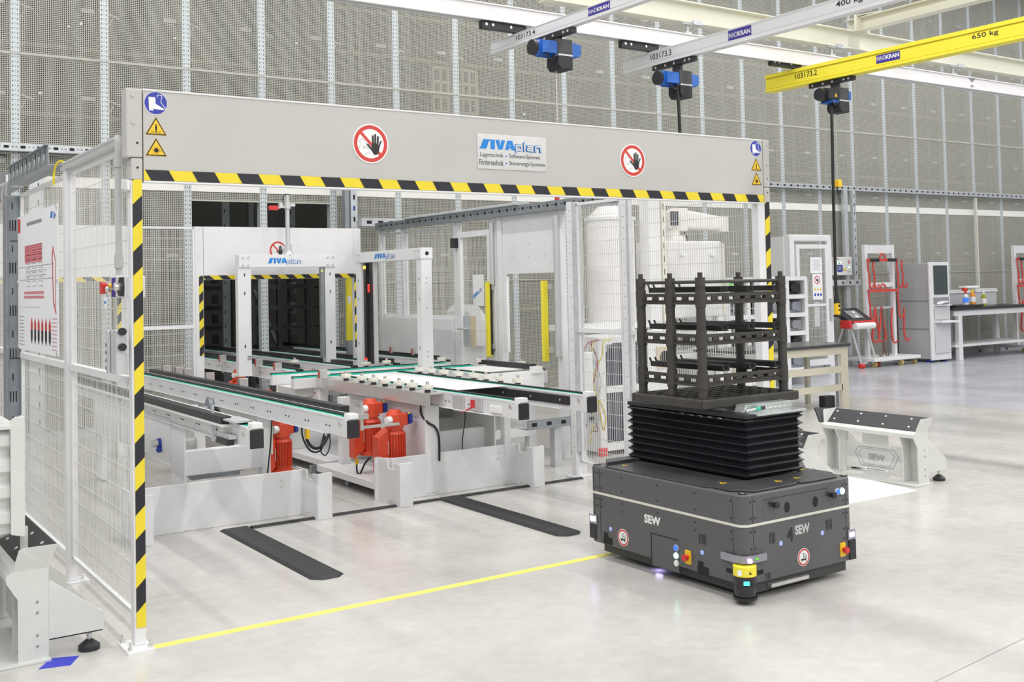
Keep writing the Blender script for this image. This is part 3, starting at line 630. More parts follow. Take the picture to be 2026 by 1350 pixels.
# rear right fence with door, yellow light barriers and shutter panel
rr = thing('safety_fence', 'rear right cell fence with a wire door and white drop panel', 'fence', (5.72, 9.3, 0))
fpanel(rr, (5.72, 9.5, 0), (5.72, 10.55, 0), z0=0.1, z1=2.15, mid=1.22); fpanel(rr, (5.72, 10.65, 0), (5.72, 11.1, 0), z0=0.1, z1=2.15, mid=1.22)
fpost(rr, 5.72, 10.6, 0.06, 2.2); fpost(rr, 5.72, 11.15, 0.06, 2.2); fpost(rr, 5.72, 9.45, 0.07, 2.2); fpost(rr, 5.72, 8.74, 0.06, 2.2); fpost(rr, 5.72, 8.63, 0.07, 2.2); fpost(rr, 5.72, 7.68, 0.07, 2.2); fpost(rr, 5.72, 7.45, 0.07, 2.2, GALV)
g = G(); g.box(5.70, 5.72, 7.72, 8.59, 1.645, 2.2); build('drop_panel', g, WHITE, rr, bevel=0.003)
g = G()
for y in (7.9, 8.15, 8.4):
    for z in (1.8, 1.92): g.cyl((5.695, y, z), (5.70, y, z), 0.006, 8)
build('screw', g, STEEL, rr)
g = G(); g.tube([(5.66, 7.66, 2.15), (5.66, 7.66, 0.9)], 0.03, 12); g.tube([(5.66, 8.72, 2.15), (5.66, 8.72, 1.55)], 0.022, 10); build('pipe_post', g, ALU, rr)
build('side_rail', G().box(5.69, 5.72, 8.52, 8.57, 0.9, 1.62), WHITE, rr)
lp = G(); lp.box(5.66, 5.70, 9.5, 11.1, 0.5, 1.20); build('skirt_panel', lp, WHITE, rr)
dr = thing('wire_door', 'white framed wire door in the rear right cell fence', 'door', (5.70, 9.1, 0))
g = G()
for y in (8.80, 9.36): g.box(5.67, 5.71, y - 0.03, y + 0.03, 0.1, 2.09)
g.box(5.67, 5.71, 8.83, 9.33, 2.03, 2.09); g.box(5.67, 5.71, 8.83, 9.33, 0.1, 0.16); build('door_frame', g, WHITE, dr, bevel=0.003)
g = G(); wires(g, (5.69, 8.83, 0), (5.69, 9.33, 0), 0.16, 2.03); build('wire_panel', g, WIREW, dr)
build('latch_plate', G().box(5.655, 5.67, 9.13, 9.27, 0.93, 1.24), GALV, dr); build('latch_plate', G().box(5.655, 5.672, 9.05, 9.13, 0.93, 1.24), TAN, dr)
g = G(); g.tube([(5.67, 9.2, 1.11), (5.62, 9.2, 1.11), (5.62, 9.32, 1.11)], 0.01); build('door_handle', g, STEEL, dr)
build('hinge_box', G().box(5.62, 5.68, 9.36, 9.44, 1.93, 2.03), BLACK, dr, bevel=0.004)
sp = thing('maker_sign', 'white upright plate with blue slanted lettering on the wire door', 'sign', (5.66, 9.0, 1.5))
build('plate', G().box(5.655, 5.66, 8.87, 9.07, 1.34, 1.65), SIGNW, sp, bevel=0.002)
rv = (-Y_ * 0.85 + Z_ * 0.52).normalized(); siva(sp, (5.654, 9.055, 1.41), rv, V((0, 0.52, 0.85)), 0.19, 0.035)
for y, lb in ((8.77, 'yellow light barrier bar left of the white drop panel opening'), (7.84, 'yellow light barrier bar right of the white drop panel opening')):
    t = thing('light_barrier', lb, 'light barrier', (5.64, y, 1.2)); g = G(); g.box(5.62, 5.67, y - 0.02, y + 0.025, 0.85, 1.575); build('housing', g, YELP, t, bevel=0.003)
    build('window_strip', G().box(5.648, 5.672, y - 0.026, y - 0.0205, 0.87, 1.56) if y > 8 else G().box(5.668, 5.674, y - 0.018, y + 0.02, 0.87, 1.56), BLACK, t)
    g = G()
    for z in (1.52, 0.95): g.box(5.66, 5.70, y - 0.045, y - 0.0, z - 0.025, z + 0.025)
    build('bracket', g, STEEL, t)
t = thing('light_barrier', 'yellow light barrier bar inside the far gate opening', 'light barrier', (5.0, 10.7, 1.2))
build('housing', G().box(5.08, 5.14, 10.75, 10.80, 0.97, 1.66), YELP, t, bevel=0.003); build('foot', G().box(5.08, 5.14, 10.75, 10.80, 0.80, 0.97), GALVD, t); build('sticker', G().box(5.085, 5.12, 10.748, 10.75, 1.38, 1.46), SIGNW, t)
ct2 = thing('cable_tray', 'long slotted cable tray on top of the rear right cell fence', 'cable tray', (5.7, 9.0, 2.25))
g = G(); g.box(5.63, 5.636, 6.9, 11.15, 2.2, 2.285); g.box(5.75, 5.756, 6.9, 11.15, 2.2, 2.285); g.box(5.63, 5.756, 6.9, 11.15, 2.2, 2.206)
for i in range(32): y = 6.95 + i * 0.13; g.box(5.6285, 5.63, y, y + 0.03, 2.235, 2.26, 1); g.box(5.6285, 5.63, y + 0.055, y + 0.085, 2.245, 2.251, 1)
build('tray_channel', g, [GALVD, DARK], ct2)
build('tray_cover', G().prism([(5.60, 8.2, 2.285), (5.79, 8.2, 2.285), (5.79, 8.2, 2.30), (5.69, 8.2, 2.32), (5.60, 8.2, 2.30)], (0, 2.2, 0)), GALV, ct2)
# ================================================================ CONVEYORS
def rail(t, x, y0, y1, guide=0, cap=True, zt=0.772, h=0.105, deep=False, hid=None):
    """chain rail running in Y; guide -1 left / +1 right black guide bar"""
    g = G(); g.box(x - 0.03, x + 0.045, y0 + 0.012, y1, zt - h, zt); g.box(x - 0.034, x - 0.022, y0 + 0.05, y1, zt - 0.004, zt + 0.012); g.box(x - 0.05, x - 0.03, y0 + 0.3, y1, zt - h, zt - h + 0.006)
    build('rail_beam', g, WHITE, t, bevel=0.003)
    build('green_strip', G().box(x - 0.022, x + 0.006, y0 + 0.12, y1, zt, zt + 0.012), GREEN, t)
    cw2 = 0.055 if guide else 0.042
    g = G(); n = int((y1 - y0 - 0.05) / 0.022)
    for i in range(n):
        y = y0 + 0.05 + i * 0.022
        g.box(x + 0.007, x + cw2, y, y + 0.015, zt + 0.002, zt + 0.020)
    g.box(x + 0.010, x + cw2 - 0.005, y0 + 0.04, y1, zt, zt + 0.010); g.cyl((x + 0.007, y0 + 0.055, zt - 0.02), (x + 0.033, y0 + 0.055, zt - 0.02), 0.032, 12)
    build('chain', g, CHAIN, t)
    g = G(); g.box(x + cw2 + 0.001, x + cw2 + (0.024 if guide else 0.010), y0 + 0.12, y1, zt, zt + 0.016); build('white_strip', g, BRIGHTW, t)
    if guide:
        gx = x + 0.114 if guide > 0 else x - 0.05
        build('guide_bar', G().box(gx - 0.030, gx + 0.030, y0 + 0.34, y1, zt + 0.002, zt + 0.045), BLACK, t, bevel=0.003)
        build('guide_support', G().box(gx - 0.034, gx + 0.032, y0 + 0.3, y1, zt - 0.012, zt + 0.001), BRIGHTW, t)
    if cap:
        build('end_cap', G().box(x - 0.032, x + 0.047, y0 - 0.004, y0 + 0.012, zt - h - 0.004, zt - 0.002), BLACK, t, bevel=0.004)
        build('end_block', G().box(x - 0.018, x + 0.044, y0 + 0.006, y0 + 0.075, zt, zt + 0.032), BRIGHTW, t, bevel=0.003)
        g = G(); g.cyl((x - 0.038, y0 + 0.10, zt - 0.03), (x - 0.028, y0 + 0.10, zt - 0.03), 0.014, 10); build('tension_bolt', g, STEEL, t)
    g = G()
    for i in range(int((y1 - y0) / 0.32)):
        for q in (0, 0.05): g.cyl((x - 0.0345, y0 + 0.25 + i * 0.32 + q, zt - 0.055), (x - 0.030, y0 + 0.25 + i * 0.32 + q, zt - 0.055), 0.005, 6)
    build('rivet', g, DARK, t, kind='stuff')
def leg(t, x, y, zt, wy=0.2, wx=0.05, foot=True):
    g = G(); g.box(x - wx / 2, x + wx / 2, y - wy / 2, y + wy / 2, 0.02, zt); build('leg', g, WHITE, t, bevel=0.004)
    if foot:
        g = G(); g.box(x - wx, x + wx, y - wy / 2 - 0.03, y + wy / 2 + 0.03, 0, 0.012); g.cyl((x, y, 0.012), (x, y, 0.05), 0.012, 8); build('foot_plate', g, STEEL, t)
L1 = thing('chain_conveyor', 'left white chain conveyor with black guide bars, reaching over the left bumper box', 'conveyor', (2.45, 8, 0))
rail(L1, 2.16, 5.78, 10.35, -1); rail(L1, 2.75, 5.78, 10.35, 1)
leg(L1, 2.135, 7.13, 0.69, 0.29, 0.012); leg(L1, 2.75, 7.20, 0.67, 0.22, 0.012); leg(L1, 2.80, 6.15, 0.20, 0.01, 0.01, False) if False else None
leg(L1, 2.15, 9.3, 0.67, 0.2, 0.05); leg(L1, 2.77, 9.3, 0.67, 0.2, 0.05)
g = G(); g.box(2.14, 2.75, 7.22, 7.30, 0.31, 0.475); build('cross_beam', g, WHITE, L1, bevel=0.004)
build('side_plate', G().box(2.120, 2.132, 7.28, 9.4, 0.40, 0.69), WHITE, L1, bevel=0.003)
build('side_plate', G().box(2.745, 2.757, 7.05, 9.6, 0.42, 0.69), STAT, L1, bevel=0.003)
g = G(); g.box(2.745, 2.79, 9.1, 9.13, 0.5, 0.7); g.cyl((2.2, 8.2, 0.64), (2.72, 8.2, 0.64), 0.022, 10); g.cyl((2.52, 8.2, 0.64), (2.60, 8.2, 0.64), 0.045, 12); g.cyl((2.68, 8.2, 0.66), (2.74, 8.2, 0.66), 0.06, 14); build('drive_shaft', g, GALVD, L1)
g = G(); g.tube([(2.5, 10.0, 0.68), (2.55, 9.2, 0.62), (2.7, 8.6, 0.60), (2.73, 8.1, 0.62)], 0.012); build('hose', g, CABLE, L1)
g = G(); g.cyl((2.06, 7.49, 0.51), (2.10, 7.49, 0.51), 0.025, 12); build('shaft_end', g, STEEL, L1)
g = G(); g.cyl((2.10, 7.49, 0.51), (2.12, 7.49, 0.51), 0.035, 16); g.ball((2.105, 7.47, 0.47), 0.022); build('bearing', g, BLUEC, L1)
g = G(); g.box(2.10, 2.11, 6.33, 6.36, 0.65, 0.86); build('stop_tab', g, GALV, L1)
g = G(); g.box(2.09, 2.20, 5.93, 6.18, 0.795, 0.806); g.box(2.195, 2.2, 5.93, 6.18, 0.76, 0.80); g.box(2.08, 2.12, 5.98, 6.2, 0.70, 0.72); build('sensor_bracket', g, ALU, L1)
g = G(); g.box(2.07, 2.11, 5.99, 6.18, 0.665, 0.70); build('sensor', g, BLACK, L1)
g = G(); g.tube([(2.743, 7.03, 0.66), (2.74, 7.05, 0.5), (2.735, 7.10, 0.3), (2.73, 7.16, 0.05)], 0.005); build('cable', g, CABLE, L1)
g = G(); g.box(2.3, 2.75, 7.6, 7.64, 0.24, 0.30); g.box(2.35, 2.7, 7.55, 7.62, 0.22, 0.25); build('cable_rail', g, GALVD, L1)
L2 = thing('chain_conveyor', 'middle white chain conveyor with white side rollers, reaching over the right bumper box', 'conveyor', (4.25, 8, 0))
rail(L2, 3.97, 5.78, 8.62); rail(L2, 4.535, 5.78, 8.62)
build('inner_skid', G().box(4.492, 4.503, 5.98, 7.6, 0.70, 0.762), BLACK, L2)
g = G()
for i in range(4): g.cyl((4.488, 6.08 + i * 0.36, 0.732), (4.493, 6.08 + i * 0.36, 0.732), 0.008, 8)
build('screw', g, STEEL, L2)
rail(L2, 3.97, 9.45, 14.2, 1, False); rail(L2, 4.535, 9.45, 14.2, 1, False)
build('cover_plate', G().box(4.01, 4.49, 6.76, 8.55, 0.779, 0.786), BRIGHTW, L2, bevel=0.002)
f = F((0, 0, 0.7865), X_, Y_); f.rect(4.15, 4.30, 7.05, 7.058, 0, 0); build('print_line', f.g, [PINK], L2)
g = G(); g.box(3.82, 3.935, 6.75, 9.0, 0.765, 0.772); g.box(3.82, 3.825, 6.75, 9.0, 0.68, 0.772); build('roller_support', g, STEEL, L2)
g = G(); g.box(4.59, 4.70, 6.6, 8.6, 0.765, 0.772); build('roller_support', g, BRIGHTW, L2)
def roller(x, y, z=0.772):
    g = G(); g.cyl((x, y, z), (x, y, z + 0.022), 0.022, 12); a = build('spacer', g, RUBBER, L2)
    g = G(); g.cyl((x, y, z + 0.022), (x, y, z + 0.036), 0.036, 20, 0, 0.044); g.cyl((x, y, z + 0.036), (x, y, z + 0.056), 0.044, 20); b = build('roller', g, ROLLW, L2, bevel=0.002)
    g = G(); g.cyl((x, y, z + 0.056), (x, y, z + 0.078), 0.014, 8); c = build('roller_bolt', g, STEEL, L2)
for y in (8.25, 7.95, 7.74, 7.54, 7.31, 7.10, 6.87): roller(3.875, y)
for y in (8.36, 8.16, 7.94, 7.70, 7.46, 7.27, 7.06, 6.82): roller(4.64, y)
build('side_plate', G().box(3.905, 3.920, 6.98, 8.30, 0.20, 0.66), WHITE, L2, bevel=0.004)
build('side_plate', G().box(4.52, 4.535, 6.98, 8.30, 0.30, 0.66), STAT, L2, bevel=0.004)
g = G(); g.box(3.90, 4.02, 6.96, 7.02, 0.02, 0.66); build('leg', g, WHITE, L2, bevel=0.004)
g = G(); g.box(4.60, 4.66, 6.96, 7.02, 0.02, 0.66); build('leg', g, WHITE, L2, bevel=0.004)
g = G(); g.box(4.02, 4.60, 7.12, 7.20, 0.26, 0.44); build('cross_beam', g, WHITE, L2, bevel=0.004)
g = G(); g.box(4.02, 4.60, 7.6, 7.9, 0.45, 0.47); g.prism([(4.12, 7.5, 0.50), (4.30, 7.5, 0.50), (4.30, 7.5, 0.66), (4.20, 7.5, 0.66), (4.12, 7.5, 0.58)], (0, 0.02, 0)); build('inner_shelf', g, STAT, L2)
g = G(); g.tube([(3.9, 7.02, 0.66), (3.89, 7.0, 0.60), (3.92, 6.955, 0.54), (3.98, 6.95, 0.50), (4.01, 6.95, 0.42), (4.01, 6.95, 0.25)], 0.008); build('hose', g, CABLE, L2)
g = G(); g.tube([(4.33, 7.1, 0.62), (4.33, 7.1, 0.5), (4.30, 7.09, 0.38), (4.29, 7.08, 0.24)], 0.004); g.tube([(4.05, 7.08, 0.2), (4.2, 7.06, 0.25), (4.4, 7.06, 0.24), (4.6, 7.08, 0.27)], 0.018); build('cable', g, CABLE, L2)
g = G(); g.box(4.16, 4.52, 7.55, 7.70, 0.56, 0.66); build('drive_unit', g, GALVD, L2)
g = G(); g.bar((3.93, 6.48, 0.655), (3.93, 6.30, 0.72), 0.008, 0.008); g.box(3.925, 3.935, 6.30, 6.36, 0.70, 0.755); build('sensor_lever', g, REDP, L2)
build('sensor_plate', G().box(3.925, 3.937, 6.22, 6.34, 0.68, 0.765).box(3.925, 3.937, 6.46, 6.60, 0.66, 0.765), ALU, L2)
build('junction_box', G().box(3.925, 3.94, 5.98, 6.12, 0.69, 0.735), BRIGHTW, L2, bevel=0.003)
build('cover_box', G().box(3.84, 3.925, 8.72, 9.72, 0.52, 0.745), BRIGHTW, L2, bevel=0.004)
build('print_line', G().box(3.838, 3.84, 8.90, 8.905, 0.52, 0.745).box(3.838, 3.84, 8.80, 8.86, 0.625, 0.635), REDS, L2)
# cross belts of the transfer
def xrail(t, y, x0, x1, zt=0.772):
    g = G(); g.box(x0, x1, y - 0.03, y + 0.04, zt - 0.09, zt); build('rail_beam', g, WHITE, t, bevel=0.003)
    build('green_strip', G().box(x0, x1, y - 0.022, y + 0.004, zt, zt + 0.012), GREEN, t)
    g = G()
    for i in range(int((x1 - x0) / 0.024)): g.box(x0 + i * 0.024, x0 + i * 0.024 + 0.016, y + 0.006, y + 0.032, zt, zt + 0.018)
    build('chain', g, CHAIN, t)
L3 = thing('transfer_conveyor', 'cross transfer conveyor with green strips beneath the tall right sensor frame', 'conveyor', (4.6, 9, 0))
xrail(L3, 8.78, 3.62, 5.45); xrail(L3, 9.28, 3.62, 5.45)
build('support_frame', G().box(3.66, 5.4, 8.84, 9.22, 0.60, 0.68), STAT, L3); leg(L3, 4.9, 8.8, 0.62, 0.06, 0.06)
g = G()
for x in (4.25, 4.75, 5.2): g.cyl((x, 9.05, 0.72), (x + 0.06, 9.05, 0.72), 0.04, 12); g.box(x - 0.06, x, 9.0, 9.1, 0.68, 0.76)
build('coupling', g, STEEL, L3)
L4 = thing('chain_conveyor', 'rear right chain conveyor ending before the yellow light barriers', 'conveyor', (5.3, 9, 0))
rail(L4, 4.98, 7.75, 8.66, 0, False); rail(L4, 5.56, 7.75, 8.66, 0, False); rail(L4, 4.98, 9.42, 14.2, 1, False); rail(L4, 5.56, 9.42, 14.2, 1, False)
build('end_panel', G().box(4.87, 5.55, 7.74, 7.76, 0.60, 0.785), BRIGHTW, L4, bevel=0.003)
build('guide_bar', G().box(5.50, 5.55, 7.86, 8.7, 0.79, 0.83), BLACK, L4); build('end_block', G().box(5.42, 5.52, 7.72, 7.78, 0.76, 0.82), BRIGHTW, L4)
build('cover_plate', G().box(5.06, 5.5, 8.0, 8.6, 0.775, 0.782), BRIGHTW, L4)
leg(L4, 4.95, 7.9, 0.62, 0.08, 0.08); leg(L4, 5.5, 7.9, 0.62, 0.08, 0.08); build('cross_beam', G().box(4.9, 5.5, 7.86, 7.92, 0.2, 0.27), WHITE, L4)
build('side_shelf', G().box(5.58, 5.7, 7.9, 8.6, 0.72, 0.76), WHITE, L4)
L2b = L2
for x, y in ((4.27, 10.3), (3.87, 8.66), (4.62, 9.38), (4.85, 9.4)): roller(x, y)
def roller4(x, y):
    g = G(); g.cyl((x, y, 0.772), (x, y, 0.794), 0.022, 12); build('spacer', g, RUBBER, L4); g = G(); g.cyl((x, y, 0.794), (x, y, 0.83), 0.044, 20); build('roller', g, ROLLW, L4, bevel=0.003); g = G(); g.cyl((x, y, 0.83), (x, y, 0.85), 0.014, 8); build('roller_bolt', g, STEEL, L4)
for x, y in ((5.44, 9.35), (5.62, 8.9), (5.62, 8.2)): roller4(x, y)
# steel base platforms under the middle lane
bp = thing('base_platform', 'low white steel platform under the middle conveyor', 'platform', (4, 8, 0))
build('slab', G().box(3.56, 4.7, 7.05, 8.16, 0.065, 0.12), WHITE, bp, bevel=0.004); build('slab', G().box(3.66, 4.7, 8.2, 10.2, 0.075, 0.13), WHITE, bp, bevel=0.004)
g = G()
for x in (3.62, 4.1, 4.6):
    for y in (7.2, 7.7, 8.4, 9.4): g.box(x, x + 0.05, y, y + 0.05, 0, 0.07)
build('foot', g, GALVD, bp)
g = G(); g.box(3.72, 3.80, 8.02, 8.10, 0.12, 0.66); build('column', g, WHITE, bp, bevel=0.004)
g = G(); g.box(3.70, 3.83, 9.0, 9.1, 0.13, 0.6); build('column', g, STAT, bp, bevel=0.004)
# small reflector boxes along the lanes
for i, (x, y, z) in enumerate(((2.95, 10.2, 0.785), (2.95, 9.80, 0.785), (2.95, 9.55, 0.785), (2.95, 8.95, 0.785), (2.95, 8.15, 0.785), (3.90, 11.4, 0.775), (3.93, 10.40, 0.775), (3.87, 9.75, 0.775), (3.80, 8.55, 0.775), (5.66, 10.8, 0.80), (5.66, 10.3, 0.80), (5.66, 9.9, 0.80))):
    t = thing('reflector_box', 'small metal reflector box beside the ' + (['left conveyor, nearest the back', 'left conveyor, second from the back', 'left conveyor, middle of five', 'left conveyor, second from its near end', 'left conveyor, nearest the front', 'middle conveyor behind the far gate', 'middle conveyor at the near sensor frame', 'middle conveyor before the sensor frame left leg', 'first white roller', 'rear right conveyor, farthest back', 'rear right conveyor, middle', 'rear right conveyor, nearest'][i]), 'sensor', (x, y, z), 'reflector boxes along the conveyor rails')
    build('housing', G().box(x - 0.035, x + 0.035, y - 0.02, y + 0.02, z, z + 0.075), STEEL, t, bevel=0.002); build('window', G().box(x - 0.040, x - 0.035, y - 0.002, y + 0.018, z + 0.005, z + 0.07), REDS if i > 4 else TEXTG, t)
    g = G(); g.box(x - 0.006, x + 0.006, y - 0.006, y + 0.006, z - 0.12, z)
    if i < 5: g.box(2.792, x, y - 0.006, y + 0.006, z - 0.12, z - 0.10)
    build('stem', g, STEEL, t)
# red geared motors
def gearmotor(x, y, zt, label, big=1.0, cabhang=True):
    t = thing('gear_motor', label, 'motor', (x, y, zt)); s = big
    g = G(); g.cyl((x, y, zt - 0.38 * s), (x, y, zt - 0.14 * s), 0.068 * s, 24)
    for i in range(24):
        a = 2 * math.pi * i / 24; p = V((x + math.cos(a) * 0.074 * s, y + math.sin(a) * 0.074 * s, zt - 0.355 * s)); q = p + V((0, 0, 0.2 * s)); g.bar(p, q, 0.006 * s, 0.016 * s, 0, (math.cos(a), math.sin(a), 0))
    g.cyl((x, y, zt - 0.405 * s), (x, y, zt - 0.375 * s), 0.09 * s, 24); g.cyl((x, y, zt - 0.155 * s), (x, y, zt - 0.135 * s), 0.082 * s, 24, 0, 0.07 * s)
    build('motor_body', g, RED, t)
    g = G(); g.cyl((x, y, zt - 0.14 * s), (x, y, zt - 0.115 * s), 0.06 * s, 20); g.cyl((x, y, zt - 0.115 * s), (x, y, zt - 0.02 * s), 0.072 * s, 10, 0, 0.062 * s); g.cyl((x, y, zt - 0.02 * s), (x, y, zt + 0.02 * s), 0.062 * s, 10, 0, 0.045 * s)
    g.box(x - 0.045 * s, x + 0.085 * s, y - 0.06 * s, y + 0.055 * s, zt - 0.095 * s, zt - 0.005 * s)
    build('gearbox', g, RED, t, bevel=0.010 * s, seg=3)
    g = G(); g.cyl((x - 0.045 * s, y - 0.03, zt - 0.05 * s), (x - 0.085 * s, y - 0.035, zt - 0.05 * s), 0.028 * s, 16); build('shaft_cap', g, BRIGHTW, t, bevel=0.005)
    g = G(); g.cyl((x + 0.09 * s, y - 0.015, zt - 0.05 * s), (x + 0.12 * s, y - 0.015, zt - 0.05 * s), 0.045 * s, 20); g.box(x + 0.092 * s, x + 0.118 * s, y - 0.07 * s, y - 0.0, zt - 0.08 * s, zt - 0.02 * s); build('bearing_flange', g, BLUEC, t, bevel=0.003)
    g = G(); g.ball((x + 0.105 * s, y - 0.035 * s, zt - 0.012 * s), 0.011); build('grease_cap', g, YELP, t)
    g = G(); g.prism([(x - 0.16 * s, y + 0.05 * s, zt - 0.42 * s), (x - 0.16 * s, y - 0.045 * s, zt - 0.42 * s), (x - 0.075 * s, y - 0.05 * s, zt - 0.36 * s), (x - 0.07 * s, y + 0.05 * s, zt - 0.36 * s)], (0, 0, 0.25 * s)); build('terminal_box', g, RED, t, bevel=0.006)
    build('rating_plate', G().box(x - 0.082 * s, x - 0.077 * s, y - 0.055, y - 0.03, zt - 0.30 * s, zt - 0.2 * s), STEEL, t)
    if cabhang:
        g = G(); g.cyl((x - 0.12 * s, y, zt - 0.42 * s), (x - 0.12 * s, y, zt - 0.47 * s), 0.013, 10); build('cable_gland', g, AMBER, t)
        g = G(); g.tube([(x - 0.12 * s, y, zt - 0.45 * s), (x - 0.12 * s, y, zt - 0.52 * s), (x - 0.10 * s, y - 0.01, zt - 0.545 * s), (x - 0.05, y, zt - 0.47 * s), (x + 0.02, y + 0.05, zt - 0.44 * s)], 0.007); build('cable', g, CABLE, t)
    return t
gearmotor(3.735, 7.53, 0.665, 'red geared motor behind the end of the left conveyor, farther of the front pair')
gearmotor(3.735, 7.13, 0.615, 'red geared motor just behind the right bumper box, nearer of the front pair')
gm = gearmotor(3.0, 7.50, 0.575, 'red geared motor under the left conveyor beside its white leg', 0.9, False); build('torque_arm', G().box(2.75, 2.95, 7.46, 7.52, 0.50, 0.54), STEEL, gm)
gearmotor(3.73, 10.45, 0.74, 'small red geared motor beyond the left leg of the near sensor frame', 0.8, False)
gearmotor(3.45, 8.95, 0.66, 'red geared motor mostly hidden behind the left conveyor rail', 0.8, False)
hb = thing('hose_bundle', 'black looping hoses with orange plug hanging beside the left red motor', 'hose', (3.2, 7.5, 0.4))
g = G(); g.tube([(3.16, 7.4, 0.60), (3.15, 7.4, 0.46), (3.20, 7.4, 0.38), (3.28, 7.42, 0.38), (3.36, 7.45, 0.47), (3.45, 7.5, 0.58)], 0.011); g.tube([(3.12, 7.4, 0.6), (3.12, 7.4, 0.47), (3.18, 7.4, 0.36), (3.27, 7.42, 0.35), (3.32, 7.45, 0.45)], 0.007); g.tube([(3.30, 7.4, 0.5), (3.26, 7.4, 0.36), (3.31, 7.42, 0.31), (3.36, 7.45, 0.38), (3.36, 7.47, 0.5)], 0.005); g.tube([(2.79, 7.4, 0.69), (3.0, 7.4, 0.66), (3.14, 7.4, 0.62)], 0.008); build('hose', g, CABLE, hb)
g = G(); g.cyl((3.155, 7.39, 0.57), (3.155, 7.39, 0.45), 0.018, 10); build('plug', g, AMBER, hb)
vc = thing('valve_bracket', 'steel adjusting screw and plate at the end of the left conveyor', 'bracket', (3.3, 6.9, 0.7))
g = G(); g.cyl((3.43, 7.05, 0.52), (3.43, 7.05, 0.72), 0.012, 10); g.box(3.39, 3.47, 7.02, 7.08, 0.60, 0.64); g.box(3.36, 3.40, 7.1, 7.16, 0.56, 0.70); build('bracket', g, STEEL, vc)
build('arm', G().box(3.43, 3.73, 7.04, 7.06, 0.53, 0.55), STEEL, vc)
# sensor frames
def sivaframe(lbl):
    pass
f1 = thing('sensor_frame', 'near white portal sensor frame with blue lettering and a pole on top', 'frame', (4.15, 10.2, 0.7))
for x0, x1 in ((3.652, 3.785), (4.572, 4.685)):
    g = G(); g.box(x0, x1, 10.2, 10.28, 0.70, 1.765); build('leg', g, WHITE, f1, bevel=0.003)
    g = G()
    for z in (1.68, 1.50, 0.98): g.box((x0 + x1) / 2 - 0.005, (x0 + x1) / 2 + 0.005, 10.197, 10.2, z, z + 0.03)
    build('slot', g, DARK, f1)
g = G(); g.box(3.66, 4.687, 10.185, 10.30, 1.768, 1.895); build('beam', g, WHITE, f1, bevel=0.003)
g = G()
for x in (3.70, 3.755, 4.60, 4.655):
    for z in (1.79, 1.868): g.cyl((x, 10.178, z), (x, 10.185, z), 0.011, 8)
build('bolt', g, STEEL, f1)
siva(f1, (3.955, 10.184, 1.808), X_, Z_, 0.37, 0.052, bg=WHITE)
g = G(); g.box(3.74, 3.785, 10.196, 10.2, 0.86, 0.875); g.box(3.74, 3.785, 10.196, 10.2, 0.885, 0.90); build('vent_slot', g, TEXTG, f1)
build('sensor_bar', G().box(4.525, 4.555, 10.19, 10.24, 0.84, 1.765), GALVD, f1); build('status_lamp', G().box(4.528, 4.54, 10.185, 10.19, 1.72, 1.735), LAMPY, f1)
g = G(); g.cyl((4.19, 10.24, 1.99), (4.19, 10.24, 2.50), 0.022, 14); build('pole', g, ALU, f1); g = G(); g.cyl((4.19, 10.24, 2.50), (4.19, 10.24, 2.51), 0.026, 14); build('pole_cap', g, BLACK, f1)
g = G(); g.cyl((4.19, 10.24, 1.895), (4.19, 10.24, 1.93), 0.07, 4, 0, 0.05); g.cyl((4.19, 10.24, 1.93), (4.19, 10.24, 2.0), 0.04, 10); g.cyl((4.19, 10.24, 2.36), (4.19, 10.24, 2.43), 0.034, 10); g.bar((4.10, 10.24, 2.40), (4.27, 10.24, 2.40), 0.03, 0.03); g.bar((4.18, 10.22, 2.385), (4.07, 10.2, 2.365), 0.02, 0.02); build('clamp', g, ALU, f1)
g = G(); g.box(3.98, 4.07, 10.17, 10.22, 2.34, 2.385); build('camera', g, REDP, f1, bevel=0.004)
g = G(); g.tube([(4.17, 10.22, 2.51), (4.14, 10.22, 2.48), (4.14, 10.22, 2.42), (4.16, 10.21, 2.38)], 0.004, 6); build('cable', g, CABLE, f1)
f2 = thing('sensor_frame', 'right white portal sensor frame seen side-on over the transfer conveyor', 'frame', (4.75, 9.1, 0.7))
for y0, y1 in ((8.405, 8.50), (9.64, 9.745)):
    g = G(); g.box(4.70, 4.81, y0, y1, 0.73, 1.79); build('leg', g, WHITE, f2, bevel=0.003)
    g = G()
    for z in (1.60, 1.42, 0.98): g.box(4.697, 4.70, (y0 + y1) / 2 - 0.006, (y0 + y1) / 2 + 0.006, z, z + 0.03)
    for z in (1.62, 1.58, 1.35, 0.96, 0.92): g.cyl((4.75, y0 - 0.003, z), (4.75, y0, z), 0.006, 8)
    build('slot', g, TEXTG, f2)
g = G(); g.box(4.695, 4.815, 8.40, 9.75, 1.792, 1.894); build('beam', g, WHITE, f2, bevel=0.003)
build('beam_hole', G().cyl((4.757, 8.397, 1.843), (4.757, 8.40, 1.843), 0.018, 16), DARK, f2)
g = G()
for y in (8.44, 8.50, 9.65, 9.71):
    for z in (1.812, 1.872): g.cyl((4.687, y, z), (4.695, y, z), 0.010, 8)
build('bolt', g, STEEL, f2)
siva(f2, (4.694, 9.32, 1.822), -Y_, Z_, 0.44, 0.045, bg=WHITE)
g = G(); g.box(4.72, 4.76, 9.56, 9.61, 0.80, 1.79); g.box(4.74, 4.78, 9.45, 9.52, 0.80, 1.79); build('sensor_bar', g, BLACK, f2)
g = G(); g.box(4.74, 4.78, 9.43, 9.45, 0.80, 1.79); build('bar_profile', g, ALU, f2)
build('status_lamp', G().box(4.715, 4.725, 9.49, 9.515, 1.50, 1.58), LAMPR, f2); build('status_lamp', G().box(4.712, 4.72, 9.56, 9.6, 1.73, 1.76), LAMPY, f2); build('status_lamp', G().box(4.71, 4.72, 9.55, 9.6, 0.83, 0.855), LAMPR, f2)

